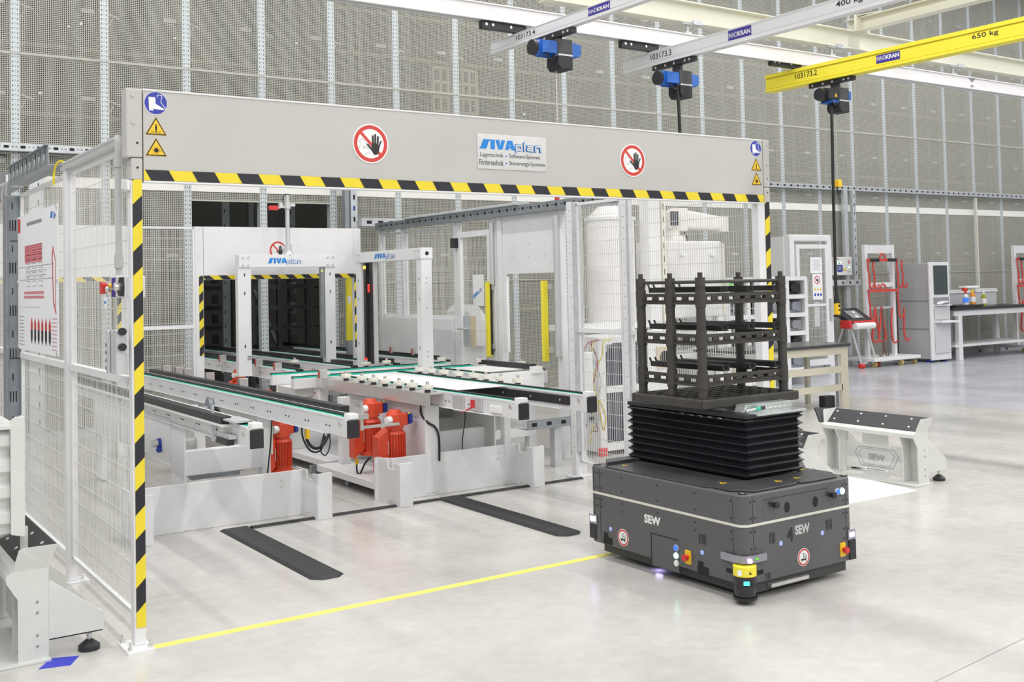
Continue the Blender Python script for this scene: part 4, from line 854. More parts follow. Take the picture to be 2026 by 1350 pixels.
# ================================================================ BUMPER BOXES, MATS, TAPE
def bumper(xl, xr, xb0, label):
    t = thing('bumper_box', label, 'guard', ((xl + xr) / 2, 6.95, 0)); m = WHITE
    build('back_panel', G().box(xb0, xr, 6.965, 6.98, 0, 0.308), m, t, bevel=0.003)
    for s, x in ((-1, xl), (1, xr)):
        g = G()
        g.box(x - 0.006, x + 0.006, 6.90, 7.08, 0.0, 0.312); g.box(x - 0.006, x + 0.006, 6.80, 6.90, 0.03, 0.255); g.box(x - 0.006, x + 0.006, 6.72, 6.80, 0.0, 0.30)
        build('side_plate', g, m, t)
        a, b = (x, x + 0.10) if s > 0 else (x - 0.005, x + 0.095)
        g = G(); g.box(a, b, 6.715, 6.727, 0, 0.308); g.box(b - 0.012, b, 6.715, 6.76, 0, 0.308); build('front_flange', g, m, t, bevel=0.003)
    if xb0 > xl + 0.05:
        build('rear_flange', G().box(xl - 0.03, xl + 0.02, 7.05, 7.07, 0, 0.312), m, t); build('link_panel', G().prism([(xl, 7.07, 0), (xb0 + 0.02, 6.98, 0), (xb0 + 0.02, 6.97, 0), (xl, 7.05, 0)], (0, 0, 0.308)), m, t)
    g = G()
    for xx in (xb0 + 0.12, xr - 0.16):
        for z in (0.25, 0.21): g.cyl((xx, 6.958, z), (xx, 6.966, z), 0.007, 8)
    build('rivet', g, STEEL, t)
bumper(1.76, 2.94, 1.80, 'low light grey steel bumper box in the left lane, nearer the striped left post')
bumper(3.56, 4.70, 3.62, 'low light grey steel bumper box in the right lane behind the vehicle')
def mat_(x0, x1, y0, y1, label):
    g = G(); e = 0.022; c = 0.05
    base = [(x0, y0 + c), (x0 + c, y0), (x1 - c, y0), (x1, y0 + c), (x1, y1), (x0, y1)]
    top = [(x0 + e, y0 + c), (x0 + c, y0 + e), (x1 - c, y0 + e), (x1 - e, y0 + c), (x1 - e, y1 - e), (x0 + e, y1 - e)]
    n = 6; g.add([(a, b, 0.001) for a, b in base] + [(a, b, 0.014) for a, b in top], [tuple(range(n, 2 * n))] + [(i, (i + 1) % n, n + (i + 1) % n, n + i) for i in range(n)])
    return tag(build('floor_ramp', g, RUBBER), label, 'floor ramp')
mat_(2.305, 2.50, 5.34, 6.84, 'black rubber floor strip in the left lane with a rounded near end')
mat_(3.90, 4.09, 5.30, 6.82, 'black rubber floor strip in the right lane running under the dark vehicle')
tag(build('cable_duct', G().prism([(2.5, 6.76, 0), (2.5, 6.775, 0.012), (2.5, 6.805, 0.012), (2.5, 6.82, 0)][::-1], (1.4, 0, 0)), RUBBER), 'thin black cable strip across the floor between the two rubber strips', 'cable strip')
tag(build('cable_duct', G().prism([(4.09, 6.76, 0), (4.09, 6.775, 0.012), (4.09, 6.805, 0.012), (4.09, 6.82, 0)][::-1], (1.12, 0, 0)), RUBBER), 'thin black cable strip from the right rubber strip to the fence post', 'cable strip')
tag(build('floor_tape', G().box(1.322, 5.19, 4.79, 4.84, 0.0, 0.0012), YFLOOR), 'yellow tape line across the floor under the gate', 'floor tape')
tag(build('floor_tape', G().prism([(0.86, 4.83, 0), (0.98, 4.80, 0), (1.035, 4.90, 0), (0.93, 4.94, 0)], (0, 0, 0.0015)), BLUET), 'blue tape patch on the floor before the left station', 'floor tape')
tag(build('floor_plate', G().prism([(5.45, 4.86, 0), (6.74, 4.82, 0), (6.90, 5.62, 0), (5.6, 5.75, 0)], (0, 0, 0.002)), BRIGHTW), 'bright white floor plate before the right docking station', 'floor plate')

# ================================================================ DOCKING STATIONS
def station(x, y0, y1, label, logo=False):
    """x = front of base plate (facing -X); profile from measured end view"""
    t = thing('docking_station', label, 'station', (x, y0, 0)); m = STAT
    for yy, s in ((y0, 0.010), (y1, -0.010)):
        g = G(); g.prism([(x, yy, 0.012), (x, yy, 0.27), (x - 0.045, yy, 0.345), (x - 0.045, yy, 0.375), (x - 0.02, yy, 0.39), (x + 0.12, yy, 0.39), (x + 0.12, yy, 0.012)], (0, s, 0))
        yn = yy - (0.03 if s > 0 else -0.02)
        a = [(x - 0.02, yy, 0.39), (x + 0.12, yy, 0.39), (x + 0.152, yn, 0.488), (x + 0.015, yn, 0.488), (x + 0.0, yn, 0.48)]
        q = G(); q.prism(a, (0, s * 0.8, 0)); g.add(q.v, q.f); build('end_plate', g, m, t)
    L = y1 - y0
    for yy in (y0 + 0.13, y1 - 0.13):
        build('rib', G().prism([(x, yy, 0.012), (x, yy, 0.27), (x - 0.04, yy, 0.345), (x + 0.10, yy, 0.345), (x + 0.10, yy, 0.012)], (0, 0.010, 0)), m, t, bevel=0.002)
    g = G(); g.box(x + 0.095, x + 0.105, y0 + 0.01, y0 + 0.14, 0.012, 0.36); g.box(x + 0.095, x + 0.105, y1 - 0.14, y1 - 0.01, 0.012, 0.36); build('back_plate', g, m, t)
    g = G(); g.prism([(x - 0.044, y0 + 0.011, 0.346), (x + 0.118, y0 + 0.011, 0.346), (x + 0.118, y0 + 0.011, 0.371), (x + 0.02, y0 + 0.011, 0.389), (x - 0.02, y0 + 0.011, 0.389), (x - 0.044, y0 + 0.011, 0.374)], (0, L - 0.022, 0)); build('top_trough', g, m, t, bevel=0.002)
    g = G(); g.prism([(x + 0.022, y0 + 0.0, 0.40), (x + 0.15, y0 - 0.03, 0.485), (x + 0.16, y0 - 0.03, 0.482), (x + 0.035, y0, 0.385)], (0, 0, 0)) if False else None
    g = G(); g.add([(x + 0.02, y0 + 0.012, 0.392), (x + 0.148, y0 + 0.012, 0.486), (x + 0.148, y1 + 0.05, 0.486), (x + 0.02, y1 - 0.01, 0.392), (x + 0.03, y0 + 0.012, 0.385), (x + 0.158, y0 + 0.012, 0.48), (x + 0.158, y1 + 0.05, 0.48), (x + 0.03, y1 - 0.01, 0.385)],
                   [(0, 3, 2, 1), (4, 5, 6, 7), (0, 1, 5, 4), (1, 2, 6, 5), (2, 3, 7, 6), (3, 0, 4, 7)]); build('black_guide_plate', g, BLACK, t)
    g = G(); g.add([(x + 0.02, y1 - 0.012, 0.392), (x + 0.148, y1 + 0.05, 0.486), (x + 0.02, y1 + 0.12, 0.492), (x - 0.04, y1 + 0.02, 0.392), (x + 0.02, y1 - 0.002, 0.385), (x + 0.15, y1 + 0.062, 0.48), (x + 0.02, y1 + 0.13, 0.486), (x - 0.04, y1 + 0.03, 0.385)],
                   [(0, 3, 2, 1), (4, 5, 6, 7), (0, 1, 5, 4), (1, 2, 6, 5), (2, 3, 7, 6), (3, 0, 4, 7)]); build('black_guide_plate', g, BLACK, t)
    g = G(); dz = V((-0.5, 0, 0.68)).normalized()
    for i in range(4):
        yy = y0 + L * (0.12 + 0.27 * i)
        for q in (0.03, 0.10): p = V((x + 0.02 + q, yy + q * 0.3, 0.392 + q * 0.734)); g.cyl(p, p + V((-0.003, 0, 0.004)), 0.008, 10)
    build('screw', g, SIGNW, t)
    build('base_plate', G().box(x - 0.09, x + 0.125, y0 - 0.03, y1 + 0.02, 0, 0.012), m, t, bevel=0.002)
    g = G(); g.box(x + 0.06, x + 0.066, y0 + 0.15, y1 - 0.15, 0.05, 0.25); g.box(x + 0.0612, x + 0.0652, y0 + L * 0.36, y1 - L * 0.36, 0.012, 0.34); build('centre_panel', g, m, t)
    for yy in (y0 + 0.0, y1 - 0.1):
        build('brace', G().prism([(x + 0.12, yy, 0.08), (x + 0.34, yy, 0.08), (x + 0.345, yy, 0.16), (x + 0.13, yy, 0.33), (x + 0.12, yy, 0.33)], (0, 0.008, 0)), m, t, bevel=0.002)
        g = G(); g.box(x + 0.12, x + 0.345, yy, yy + 0.07, 0.08, 0.088); g.box(x + 0.337, x + 0.345, yy, yy + 0.07, 0.088, 0.16); build('foot_arm', g, m, t, bevel=0.002)
        g = G(); g.cyl((x + 0.29, yy + 0.035, 0.03), (x + 0.29, yy + 0.035, 0.125), 0.008, 10); g.cyl((x + 0.29, yy + 0.035, 0.058), (x + 0.29, yy + 0.035, 0.070), 0.013, 6); build('levelling_screw', g, STEEL, t)
        g = G(); g.cyl((x + 0.29, yy + 0.035, 0.0), (x + 0.29, yy + 0.035, 0.02), 0.045, 20); g.cyl((x + 0.29, yy + 0.035, 0.02), (x + 0.29, yy + 0.035, 0.045), 0.045, 20, 0, 0.014); build('levelling_foot', g, BLACK, t)
    g = G()
    for z in (0.25, 0.205, 0.11, 0.065): g.cyl((x + 0.075, y0 - 0.002, z), (x + 0.075, y0, z), 0.006, 10)
    build('screw_hole', g, TEXTG, t)
    if logo:
        px = x + 0.0590; f = F((px, 0, 0), -Y_, Z_); ya, yb = -(y1 - 0.22), -(y0 + 0.20); c = (ya + yb) / 2
        for k, w_ in ((1, 0.004), (0.82, 0.003)):
            a = 0.20 * k; b = 0.072 * k; f.line([(c - a * 0.8, 0.15 + b), (c + a * 0.8, 0.15 + b), (c + a, 0.15 + b * 0.35), (c + a * 0.72, 0.15 - b), (c - a * 0.72, 0.15 - b), (c - a, 0.15 + b * 0.35), (c - a * 0.8, 0.15 + b)], w_, 0, 0.0)
        f.rect(c - 0.11, c + 0.10, 0.045, 0.068, 1, 0.001); f.rect(c - 0.09, c + 0.08, 0.053, 0.060, 0, 0.002)
        build('engraved_frame', f.g, [TEXTG, PAPER], t)
        text('SEW', (px - 0.0005, -c + 0.075, 0.125), -Y_, Z_, 0.05, mat('engraved_grey', (0.36, 0.37, 0.36), 0.5), t, 0.15, 0.03)
    return t
station(6.915, 4.93, 5.78, 'complete white docking station on the open floor right of the vehicle', True)
station(0.80, 4.93, 5.78, 'white docking station at the lower left edge beside the wire fence')
station(5.70, 4.94, 5.79, 'white docking station half hidden behind the black bellows of the vehicle')
lc = thing('ribbed_container', 'light grey ribbed steel container on legs at the left edge above the docking station', 'container', (0.6, 5.2, 0.5))
g = G(); g.prism([(0.775, 4.93, 0.545), (0.83, 4.93, 0.53), (0.83, 4.93, 1.034), (0.795, 4.93, 1.036), (0.775, 4.93, 1.02)], (0, 0.012, 0)); g.box(0.82, 0.83, 4.93, 5.0, 0.53, 1.034); build('corner_post', g, STAT, lc, bevel=0.003)
g = G(); prof = [(0, 0.545)]
for i in range(4):
    z = 0.545 + i * 0.108; prof += [(0.0, z + 0.03), (0.022, z + 0.048), (0.022, z + 0.09), (0.0, z + 0.108)]
for (d0, z0), (d1, z1) in zip(prof, prof[1:]): g.add([(0.0, 4.968 - d0, z0), (0.775, 4.968 - d0, z0), (0.775, 4.968 - d1, z1), (0.0, 4.968 - d1, z1)], [(0, 1, 2, 3)])
g.box(0.0, 0.775, 4.974, 4.98, 0.55, 0.98); g.box(0.78, 0.79, 4.97, 5.9, 0.56, 0.98); build('ribbed_wall', g, STAT, lc)
build('rim', G().box(0, 0.78, 4.93, 4.99, 0.985, 1.005).box(0.75, 0.80, 4.95, 5.9, 0.985, 1.005), STAT, lc, bevel=0.003); build('tray_floor', G().box(0.0, 0.78, 4.98, 5.9, 0.93, 0.94), STAT, lc)
g = G(); g.cyl((0.845, 5.05, 0.40), (0.845, 5.05, 0.55), 0.016, 12); g.cyl((0.3, 5.0, 0.40), (0.85, 5.35, 0.50), 0.03, 12); build('leg', g, STAT, lc)
# ================================================================ TRANSPORT VEHICLE
AX0, AX1, AY0, AY1 = 3.79, 4.60, 3.68, 4.87
ag = thing('transport_vehicle', 'low dark grey automated transport vehicle carrying a black bellows lift', 'vehicle', (4.2, 4.3, 0))
def rrect(x0, x1, y0, y1, r, z, n=6):
    pts = []
    for cx, cy, a0 in ((x1 - r, y1 - r, 0), (x0 + r, y1 - r, 90), (x0 + r, y0 + r, 180), (x1 - r, y0 + r, 270)):
        for i in range(n + 1):
            a = math.radians(a0 + 90 * i / n); pts.append((cx + r * math.cos(a), cy + r * math.sin(a), z))
    return pts
def loft(g, rings, m=0, cap=True, sm=False):
    n = len(rings[0]); vs = [p for r_ in rings for p in r_]; fs = []
    for k in range(len(rings) - 1):
        for i in range(n): fs.append((k * n + i, k * n + (i + 1) % n, (k + 1) * n + (i + 1) % n, (k + 1) * n + i))
    g.add(vs, fs, m, sm)
    if cap: g.add(vs, [tuple(range(n - 1, -1, -1)), tuple(range((len(rings) - 1) * n, len(rings) * n))], m)
    return g
g = G(); loft(g, [rrect(AX0, AX1, AY0, AY1, 0.05, z) for z in (0.085, 0.356)]); build('lower_body', g, AGVC, ag)
g = G(); loft(g, [rrect(AX0, AX1, AY0, AY1, 0.05, z) for z in (0.368, 0.503)] + [rrect(AX0 + 0.006, AX1 - 0.006, AY0 + 0.006, AY1 - 0.006, 0.045, 0.510)]); build('upper_body', g, AGVC, ag)
g = G(); loft(g, [rrect(AX0 - 0.003, AX1 + 0.003, AY0 - 0.003, AY1 + 0.003, 0.053, z) for z in (0.356, 0.368)]); build('light_band', g, STRIPEC, ag)
g = G(); loft(g, [rrect(AX0 + 0.045, AX1 - 0.03, AY0 + 0.02, AY1 - 0.05, 0.03, z) for z in (0.03, 0.088)]); build('chassis', g, mat('chassis_dark', (0.05, 0.05, 0.048), 0.5), ag)
# top covers
g = G(); T = 0.511
g.prism([(3.82, 3.79, T), (3.90, 3.70, T), (4.15, 3.70, T), (4.22, 3.715, T), (4.22, 3.915, T), (3.82, 3.915, T)], (0, 0, 0.010)); g.prism([(4.235, 3.715, T), (4.3, 3.70, T), (4.50, 3.70, T), (4.575, 3.79, T), (4.575, 3.915, T), (4.235, 3.915, T)], (0, 0, 0.010))
g.prism([(3.80, 3.93, T), (4.07, 3.93, T), (4.07, 4.74, T), (3.80, 4.74, T)], (0, 0, 0.006)); g.prism([(4.50, 3.93, T), (4.59, 3.93, T), (4.59, 4.74, T), (4.50, 4.74, T)], (0, 0, 0.006))
g.prism([(3.83, 4.755, T), (4.57, 4.755, T), (4.50, 4.85, T), (3.90, 4.85, T)], (0, 0, 0.022)); build('top_cover', g, AGVT, ag, bevel=0.004)
g = G()
for x, y in ((3.825, 3.715), (4.575, 3.715), (3.825, 4.835)): g.cyl((x, y, 0.510), (x, y, 0.514), 0.02, 18); g.cyl((x, y, 0.514), (x, y, 0.517), 0.009, 10, 1)
build('lifting_eye', g, [BLACK, STEEL], ag)
for x, y in ((3.93, 3.95), (4.16, 3.79), (4.30, 3.79), (3.90, 4.68), (4.53, 3.96)): 
    f = F((x, y, 0.5225 if y < 3.9 else 0.5185), X_, Y_); f.poly([(-0.022, -0.014), (0.022, -0.014), (0, 0.026)], 0, 0); f.poly([(-0.006, -0.006), (0.006, -0.006), (0, 0.012)], 1, 0.0005); build('warning_sign', f.g, [AMBER, TEXTK], ag)
# seams, screws
g = G()
for y in (3.745, 4.77, 4.825): g.box(AX0 - 0.0008, AX0, y, y + 0.003, 0.09, 0.50)
for x in (3.855, 4.535): g.box(x, x + 0.003, AY0 - 0.0008, AY0, 0.09, 0.50)
g.box(3.93, 3.932, AY0 - 0.0008, AY0, 0.37, 0.475); g.box(3.93, 4.40, AY0 - 0.0008, AY0, 0.473, 0.475)
build('panel_seam', g, DARK, ag)
g = G()
for y in (3.76, 4.01, 4.29, 4.58, 4.755, 4.79, 4.812):
    for z in (0.475, 0.395, 0.33, 0.29): 
        if not (z < 0.3 and 4.2 < y < 4.4): g.cyl((AX0 - 0.0015, y, z), (AX0, y, z), 0.0055, 8)
for x in (3.842, 3.87, 4.52, 4.55):
    for z in (0.475, 0.395, 0.33, 0.25, 0.20): g.cyl((x, AY0 - 0.0015, z), (x, AY0, z), 0.0055, 8)
for x in (4.11, 4.38): g.cyl((x, AY0 - 0.0015, 0.30), (x, AY0, 0.30), 0.005, 8)
build('screw', g, BLACK, ag)
def agvtext(s, o, ru, h, m, w_=None, off=0.03): return text(s, o, ru[0], ru[1], h, m, ag, w_, off, lift=0.0012)
LET = mat('lettering_silver', (0.55, 0.55, 0.54), 0.5)
agvtext('SEW', (AX0, 4.398, 0.263), LEFT, 0.047, SIGNW, 0.13, 0.05); agvtext('SEW', (4.150, AY0, 0.272), FRONT, 0.048, LET, 0.108, 0.05)
agvtext('4', (4.090, AY0, 0.246), FRONT, 0.070, BLACK, 0.048, 0.025)
def agvsign(o, ru, r):
    f = F(o, *ru); f.slab(circ(0, 0, r), 0.001, 0); f.ring(0, 0, r * 0.76, r * 0.94, 1, 0.0014)
    f.rect(-r * 0.45, r * 0.42, -r * 0.34, -r * 0.16, 2, 0.0015); f.disc(-0.3 * r, -0.38 * r, 0.08 * r, 2, 0.0016, 10); f.disc(0.28 * r, -0.38 * r, 0.08 * r, 2, 0.0016, 10)
    f.line([(0, -0.1 * r), (0, 0.25 * r)], 0.1 * r, 2, 0.0015); f.disc(0, 0.38 * r, 0.09 * r, 2, 0.0015, 10); f.line([(0.15 * r, 0.12 * r), (0.42 * r, -0.12 * r), (0.5 * r, 0.1 * r)], 0.07 * r, 2, 0.0015); f.disc(0.33 * r, 0.22 * r, 0.07 * r, 2, 0.0015, 8)
    build('no_riding_sign', f.g, [SIGNW, REDS, TEXTK], ag, 'round red ringed sign with a figure on a cart')
agvsign((AX0, 4.578, 0.150), LEFT, 0.046); agvsign((4.208, AY0, 0.155), FRONT, 0.044)
g = G(); g.box(AX0 - 0.003, AX0 + 0.001, 4.135, 4.345, 0.05, 0.215); build('service_panel', g, mat('panel_grey', (0.10, 0.10, 0.105), 0.4), ag, bevel=0.001)
g = G(); g.box(AX0 - 0.0045, AX0 - 0.003, 4.34, 4.345, 0.05, 0.218); g.box(AX0 - 0.0045, AX0 - 0.003, 4.135, 4.345, 0.214, 0.218); build('panel_seam', g, DARK, ag)
def button(x, y, z, ru, m, r=0.014, ringm=ALU):
    n = (ru[0].cross(ru[1])); p = V((x, y, z)); g = G(); g.cyl(p, p + n * 0.006, r * 1.25, 18); g.cyl(p + n * 0.006, p + n * 0.011, r, 18, 1); build('push_button', g, [ringm, m], ag)
button(AX0, 4.150, 0.176, LEFT, BUTB); button(AX0, 4.150, 0.137, LEFT, LAMPG); button(AX0, 4.150, 0.098, LEFT, SIGNW)
button(4.475, AY0, 0.447, FRONT, BUTB, 0.013, SIGNW); button(4.509, AY0, 0.446, FRONT, LAMPG, 0.015)
def estop(x, y, z, ru):
    n = ru[0].cross(ru[1]); p = V((x, y, z)); f = F(p, *ru); f.slab([(-0.02, -0.035), (0.02, -0.035), (0.022, 0.0), (0.02, 0.035), (-0.02, 0.035), (-0.022, 0)], 0.004, 0); build('stop_plate', f.g, AMBER, ag)
    g = G(); g.cyl(p + n * 0.004, p + n * 0.02, 0.010, 14); g.cyl(p + n * 0.018, p + n * 0.032, 0.017, 18); build('stop_knob', g, REDP, ag, bevel=0.003)
estop(AX0, 4.066, 0.145, LEFT); estop(4.505, AY0, 0.147, FRONT)
g = G()
for y, z in ((4.715, 0.118), (3.965, 0.108)): g.box(AX0 - 0.001, AX0, y - 0.045, y + 0.035, z - 0.03, z + 0.012); g.box(AX0 - 0.001, AX0, y - 0.008, y + 0.03, z + 0.012, z + 0.035)
for x in (4.098, 4.307): f = F((x, AY0, 0.417), X_, Z_); g.add([f.p(0.020 * math.cos(t * math.pi / 12), 0.027 * math.sin(t * math.pi / 12), 0.001) for t in range(24)], [tuple(range(24))])
for i in range(5): g.box(AX0 - 0.001, AX0, 3.935 + i * 0.011, 3.940 + i * 0.011, 0.23, 0.28); g.box(3.965 + i * 0.0095, 3.969 + i * 0.0095, AY0 - 0.001, AY0, 0.255, 0.31); g.box(4.385 + i * 0.0095, 4.389 + i * 0.0095, AY0 - 0.001, AY0, 0.262, 0.315)
for i in range(5): g.box(3.93 + i * 0.009, 3.934 + i * 0.009, AY0 - 0.001, AY0, 0.09, 0.12)
g.box(AX0 - 0.001, AX0, 3.73, 3.80, 0.125, 0.148); g.box(3.85, 3.92, AY0 - 0.001, AY0, 0.120, 0.143)
build('opening', g, DARK, ag)
for o, ru in (((AX0, 4.685, 0.178), LEFT), ((AX0, 3.965, 0.188), LEFT), ((4.047, AY0, 0.248), FRONT), ((4.353, AY0, 0.254), FRONT)):
    f = F(o, *ru); f.slab(circ(0, 0, 0.0125, 20), 0.001, 0); f.ring(0, 0, 0.009, 0.012, 1, 0.0013, 20); f.line([(-0.003, 0.004), (0, -0.004), (0.003, 0.004)], 0.0025, 1, 0.0013); build('tie_down_label', f.g, [SIGNW, BUTB], ag)
g = G()
for x, z in ((4.0, 0.443), (4.424, 0.437)): g.cyl((x, AY0, z), (x, AY0 - 0.03, z), 0.011, 14, 0, 0.017); g.bar((x, AY0 - 0.012, z), (x - 0.035, AY0 - 0.012, z + 0.012), 0.01, 0.012)
build('handle_knob', g, BLACK, ag)
# lamps
def lens_lamp(pts, z0, z1, lit, nm='corner_lamp'):
    g = G(); n = len(pts)
    inner = [(p[0], p[1], z0 + 0.006) for p in pts] + [(p[0], p[1], z1 - 0.006) for p in pts]
    outer = [(p[0], p[1], z0) for p in pts] + [(p[0], p[1], z1) for p in pts]
    g.add(outer, [(i, i + 1, n + i + 1, n + i) for i in range(n - 1)], 0)
    o = build(nm, g, LENS, ag); s = o.modifiers.new('t', 'SOLIDIFY'); s.thickness = 0.012; s.offset = 0
    return o
lens_lamp([(AX0 - 0.010, 3.82), (AX0 - 0.014, 3.74), (AX0 - 0.004, 3.69), (3.80, AY0 - 0.004), (3.84, AY0 - 0.014), (3.93, AY0 - 0.010)][::-1], 0.188, 0.222, 0)
g = G(); g.cyl((3.80, AY0 - 0.018, 0.203), (3.815, AY0 - 0.026, 0.203), 0.010, 14); build('lamp_led', g, LAMPV, ag); g = G(); g.box(3.845, 3.865, AY0 - 0.024, AY0 - 0.018, 0.202, 0.21); build('lamp_led', g, GRN, ag)
g = G(); g.box(AX0 - 0.008, AX0 - 0.001, 4.80, 4.868, 0.183, 0.236); build('corner_lamp', g, LENS, ag, bevel=0.004); g = G(); g.box(AX0 - 0.0095, AX0 - 0.008, 4.808, 4.855, 0.198, 0.226); build('lamp_led', g, LAMPW, ag)
g = G(); g.box(4.545, 4.602, AY0 - 0.008, AY0 - 0.001, 0.188, 0.240); build('corner_lamp', g, LENS, ag, bevel=0.004); g = G(); g.box(4.552, 4.592, AY0 - 0.0095, AY0 - 0.008, 0.202, 0.228); build('lamp_led', g, LAMPV, ag)
build('lamp_base', G().box(AX0 - 0.006, AX0, 4.81, 4.868, 0.10, 0.183).box(4.553, 4.604, AY0 - 0.008, AY0, 0.085, 0.188), BLACK, ag, bevel=0.003)
# laser scanner
sc = (3.800, 3.688)
g = G(); g.cyl((*sc, 0.135), (*sc, 0.180), 0.056, 28); build('scanner_head', g, YELP, ag, bevel=0.004)
g = G(); g.cyl((*sc, 0.088), (*sc, 0.135), 0.054, 28); g.cyl((*sc, 0.036), (*sc, 0.088), 0.048, 28, 0, 0.056); g.cyl((*sc, 0.022), (*sc, 0.034), 0.058, 28); build('scanner_body', g, mat('scanner_black', (0.02, 0.02, 0.022), 0.15), ag, bevel=0.002)
d = V((-0.62, -0.78, 0)).normalized(); rr_ = Z_.cross(d) * -1
f = F(V((*sc, 0)) + d * 0.057, (0.78, -0.62, 0), Z_); f.rect(-0.014, 0.014, 0.098, 0.117, 0, 0.001); build('scanner_display', f.g, LAMPC, ag)
f = F(V((*sc, 0)) + d * 0.057, (0.78, -0.62, 0), Z_); f.rect(-0.042, -0.022, 0.145, 0.172, 0, 0.004); f.poly([(0.012, 0.150), (0.026, 0.150), (0.019, 0.164)], 1, 0.001); f.rect(-0.002, 0.004, 0.15, 0.16, 0, 0.0015); build('scanner_sticker', f.g, [SIGNW, BLACK], ag)
build('front_strip', G().box(3.97, 4.24, AY0 - 0.004, AY0 + 0.02, 0.045, 0.062), STEEL, ag)
g = G()
for x, y in ((4.0, 3.9), (4.4, 3.9), (4.0, 4.6), (4.4, 4.6)): g.cyl((x - 0.03, y, 0.04), (x + 0.03, y, 0.04), 0.04, 18)
build('wheel', g, RUBBER, ag)
g = G(); g.box(3.86, 3.88, 4.36, 4.40, 0.022, 0.032); build('floor_lamp_strip', g, LAMPW, ag)
# bellows lift
g = G(); rings = []; n = 8; z0, z1 = 0.522, 0.836
for i in range(2 * n + 1):
    z = z0 + (z1 - z0) * i / (2 * n); e = 0.010 if i % 2 else -0.012
    rings.append(rrect(4.072 - e, 4.492 + e, 3.915 - e, 4.84 + e, 0.012, z, 2))
loft(g, rings); build('bellows', g, BELL, ag)
g = G()
for i in range(n):
    z = z0 + (z1 - z0) * (2 * i + 1) / (2 * n); loft(g, [rrect(4.0612, 4.5028, 3.9042, 4.8508, 0.012, z - 0.0012, 2), rrect(4.0612, 4.5028, 3.9042, 4.8508, 0.012, z + 0.0012, 2)])
build('bellows_seam', g, RUBBER, ag)
build('lift_top', G().box(4.068, 4.498, 3.911, 4.846, 0.830, 0.851), BLACK, ag)
g = G(); g.box(4.14, 4.515, 3.895, 4.10, 0.841, 0.852); g.box(4.15, 4.50, 3.99, 4.06, 0.852, 0.889); g.prism([(4.13, 3.985, 0.852), (4.152, 3.985, 0.885), (4.152, 3.985, 0.852)], (0, 0.07, 0)); build('lift_plate', g, mat('plate_galv', (0.62, 0.66, 0.64), 0.28, 0.6), ag, bevel=0.002)
g = G()
for i in range(7): g.box(4.22 + i * 0.036, 4.24 + i * 0.036, 3.988, 3.99, 0.862, 0.868)
build('plate_slot', g, SIGNW, ag)
g = G(); g.cyl((4.13, 3.97, 0.862), (4.20, 3.965, 0.868), 0.007, 8); g.cyl((4.20, 3.965, 0.868), (4.23, 3.96, 0.87), 0.009, 8, 1); g.cyl((4.23, 3.96, 0.87), (4.26, 3.96, 0.872), 0.010, 8, 2); build('lift_sensor', g, [STEEL, GREEN, BLACK], ag)
build('lift_spacer', G().box(4.10, 4.48, 4.10, 4.80, 0.852, 0.874), GALVD, ag)

# ---------------------------------------------------------------- crate
cr = thing('stacking_crate', 'open dark plastic stacking crate with slotted rails on top of the vehicle', 'crate', (4.3, 4.35, 0.875))
cx0, cx1, cy0, cy1 = 3.925, 4.655, 4.065, 4.64
g = G(); zb, zt = 0.875, 0.927
g.box(cx0, cx1, cy0, cy0 + 0.02, zb, zt); g.box(cx0, cx1, cy1 - 0.02, cy1, zb, zt); g.box(cx0, cx0 + 0.02, cy0 + 0.02, cy1 - 0.02, zb, zt); g.box(cx1 - 0.02, cx1, cy0 + 0.02, cy1 - 0.02, zb, zt); build('base_rim', g, CRATE, cr, bevel=0.010, seg=3)
g = G()
for i in range(1, 9): x = cx0 + (cx1 - cx0) * i / 9; g.box(x - 0.006, x + 0.006, cy0 + 0.02, cy1 - 0.02, zb + 0.012, zt - 0.004)
for i in range(1, 8): y = cy0 + (cy1 - cy0) * i / 8; g.box(cx0 + 0.02, cx1 - 0.02, y - 0.006, y + 0.006, zb + 0.012, zt - 0.003)
build('base_grid', g, CRATE, cr)
PX, PY = (3.968, 4.580), (4.112, 4.585)
posts = [(PX[0], PY[0]), (PX[0], 4.345), (PX[0], PY[1]), (PX[1], PY[0]), (PX[1], 4.43)]
LV = (1.42, 1.205, 0.99)
for x, y in posts:
    g = G(); g.cyl((x, y, zt - 0.01), (x, y, 1.560), 0.0245, 20)
    for z in LV: g.cyl((x, y, z - 0.012), (x, y, z + 0.078), 0.0285, 20)
    g.cyl((x, y, 1.515), (x, y, 1.563), 0.0275, 20); g.cyl((x, y, 1.56), (x, y, 1.590), 0.0135, 14); build('post', g, CRATE, cr, bevel=0.002)
def srail(a, b, z):
    a = V((a[0], a[1], z)); b = V((b[0], b[1], z)); d = (b - a).normalized(); L = (b - a).length - 0.04; a = a + d * 0.02; g = G(); nn = Z_.cross(d)
    g.bar(a + Z_ * 0.006, a + d * L + Z_ * 0.006, 0.030, 0.010); g.bar(a + Z_ * 0.050, a + d * L + Z_ * 0.050, 0.014, 0.018); g.bar(a + Z_ * 0.015, a + d * L + Z_ * 0.015, 0.010, 0.017)
    k = max(2, round(L / 0.085)); s = L / k
    for i in range(k + 1):
        w_ = 0.045 if 0 < i < k else 0.05; c = a + d * (s * i); g.bar(c - d * w_ / 2 + Z_ * 0.034, c + d * w_ / 2 + Z_ * 0.034, 0.010, 0.026)
    build('slotted_rail', g, CRATE, cr)
for z in LV:
    srail(posts[0], posts[1], z); srail(posts[1], posts[2], z); srail(posts[0], posts[3], z); srail(posts[3], posts[4], z)
g = G(); g.tube([(*posts[2], 1.540), (*posts[0], 1.540)], 0.009); g.tube([(*posts[0], 1.540), (*posts[3], 1.540)], 0.009); g.tube([(*posts[3], 1.540), (*posts[4], 1.540)], 0.009); build('top_rod', g, CRATE, cr)
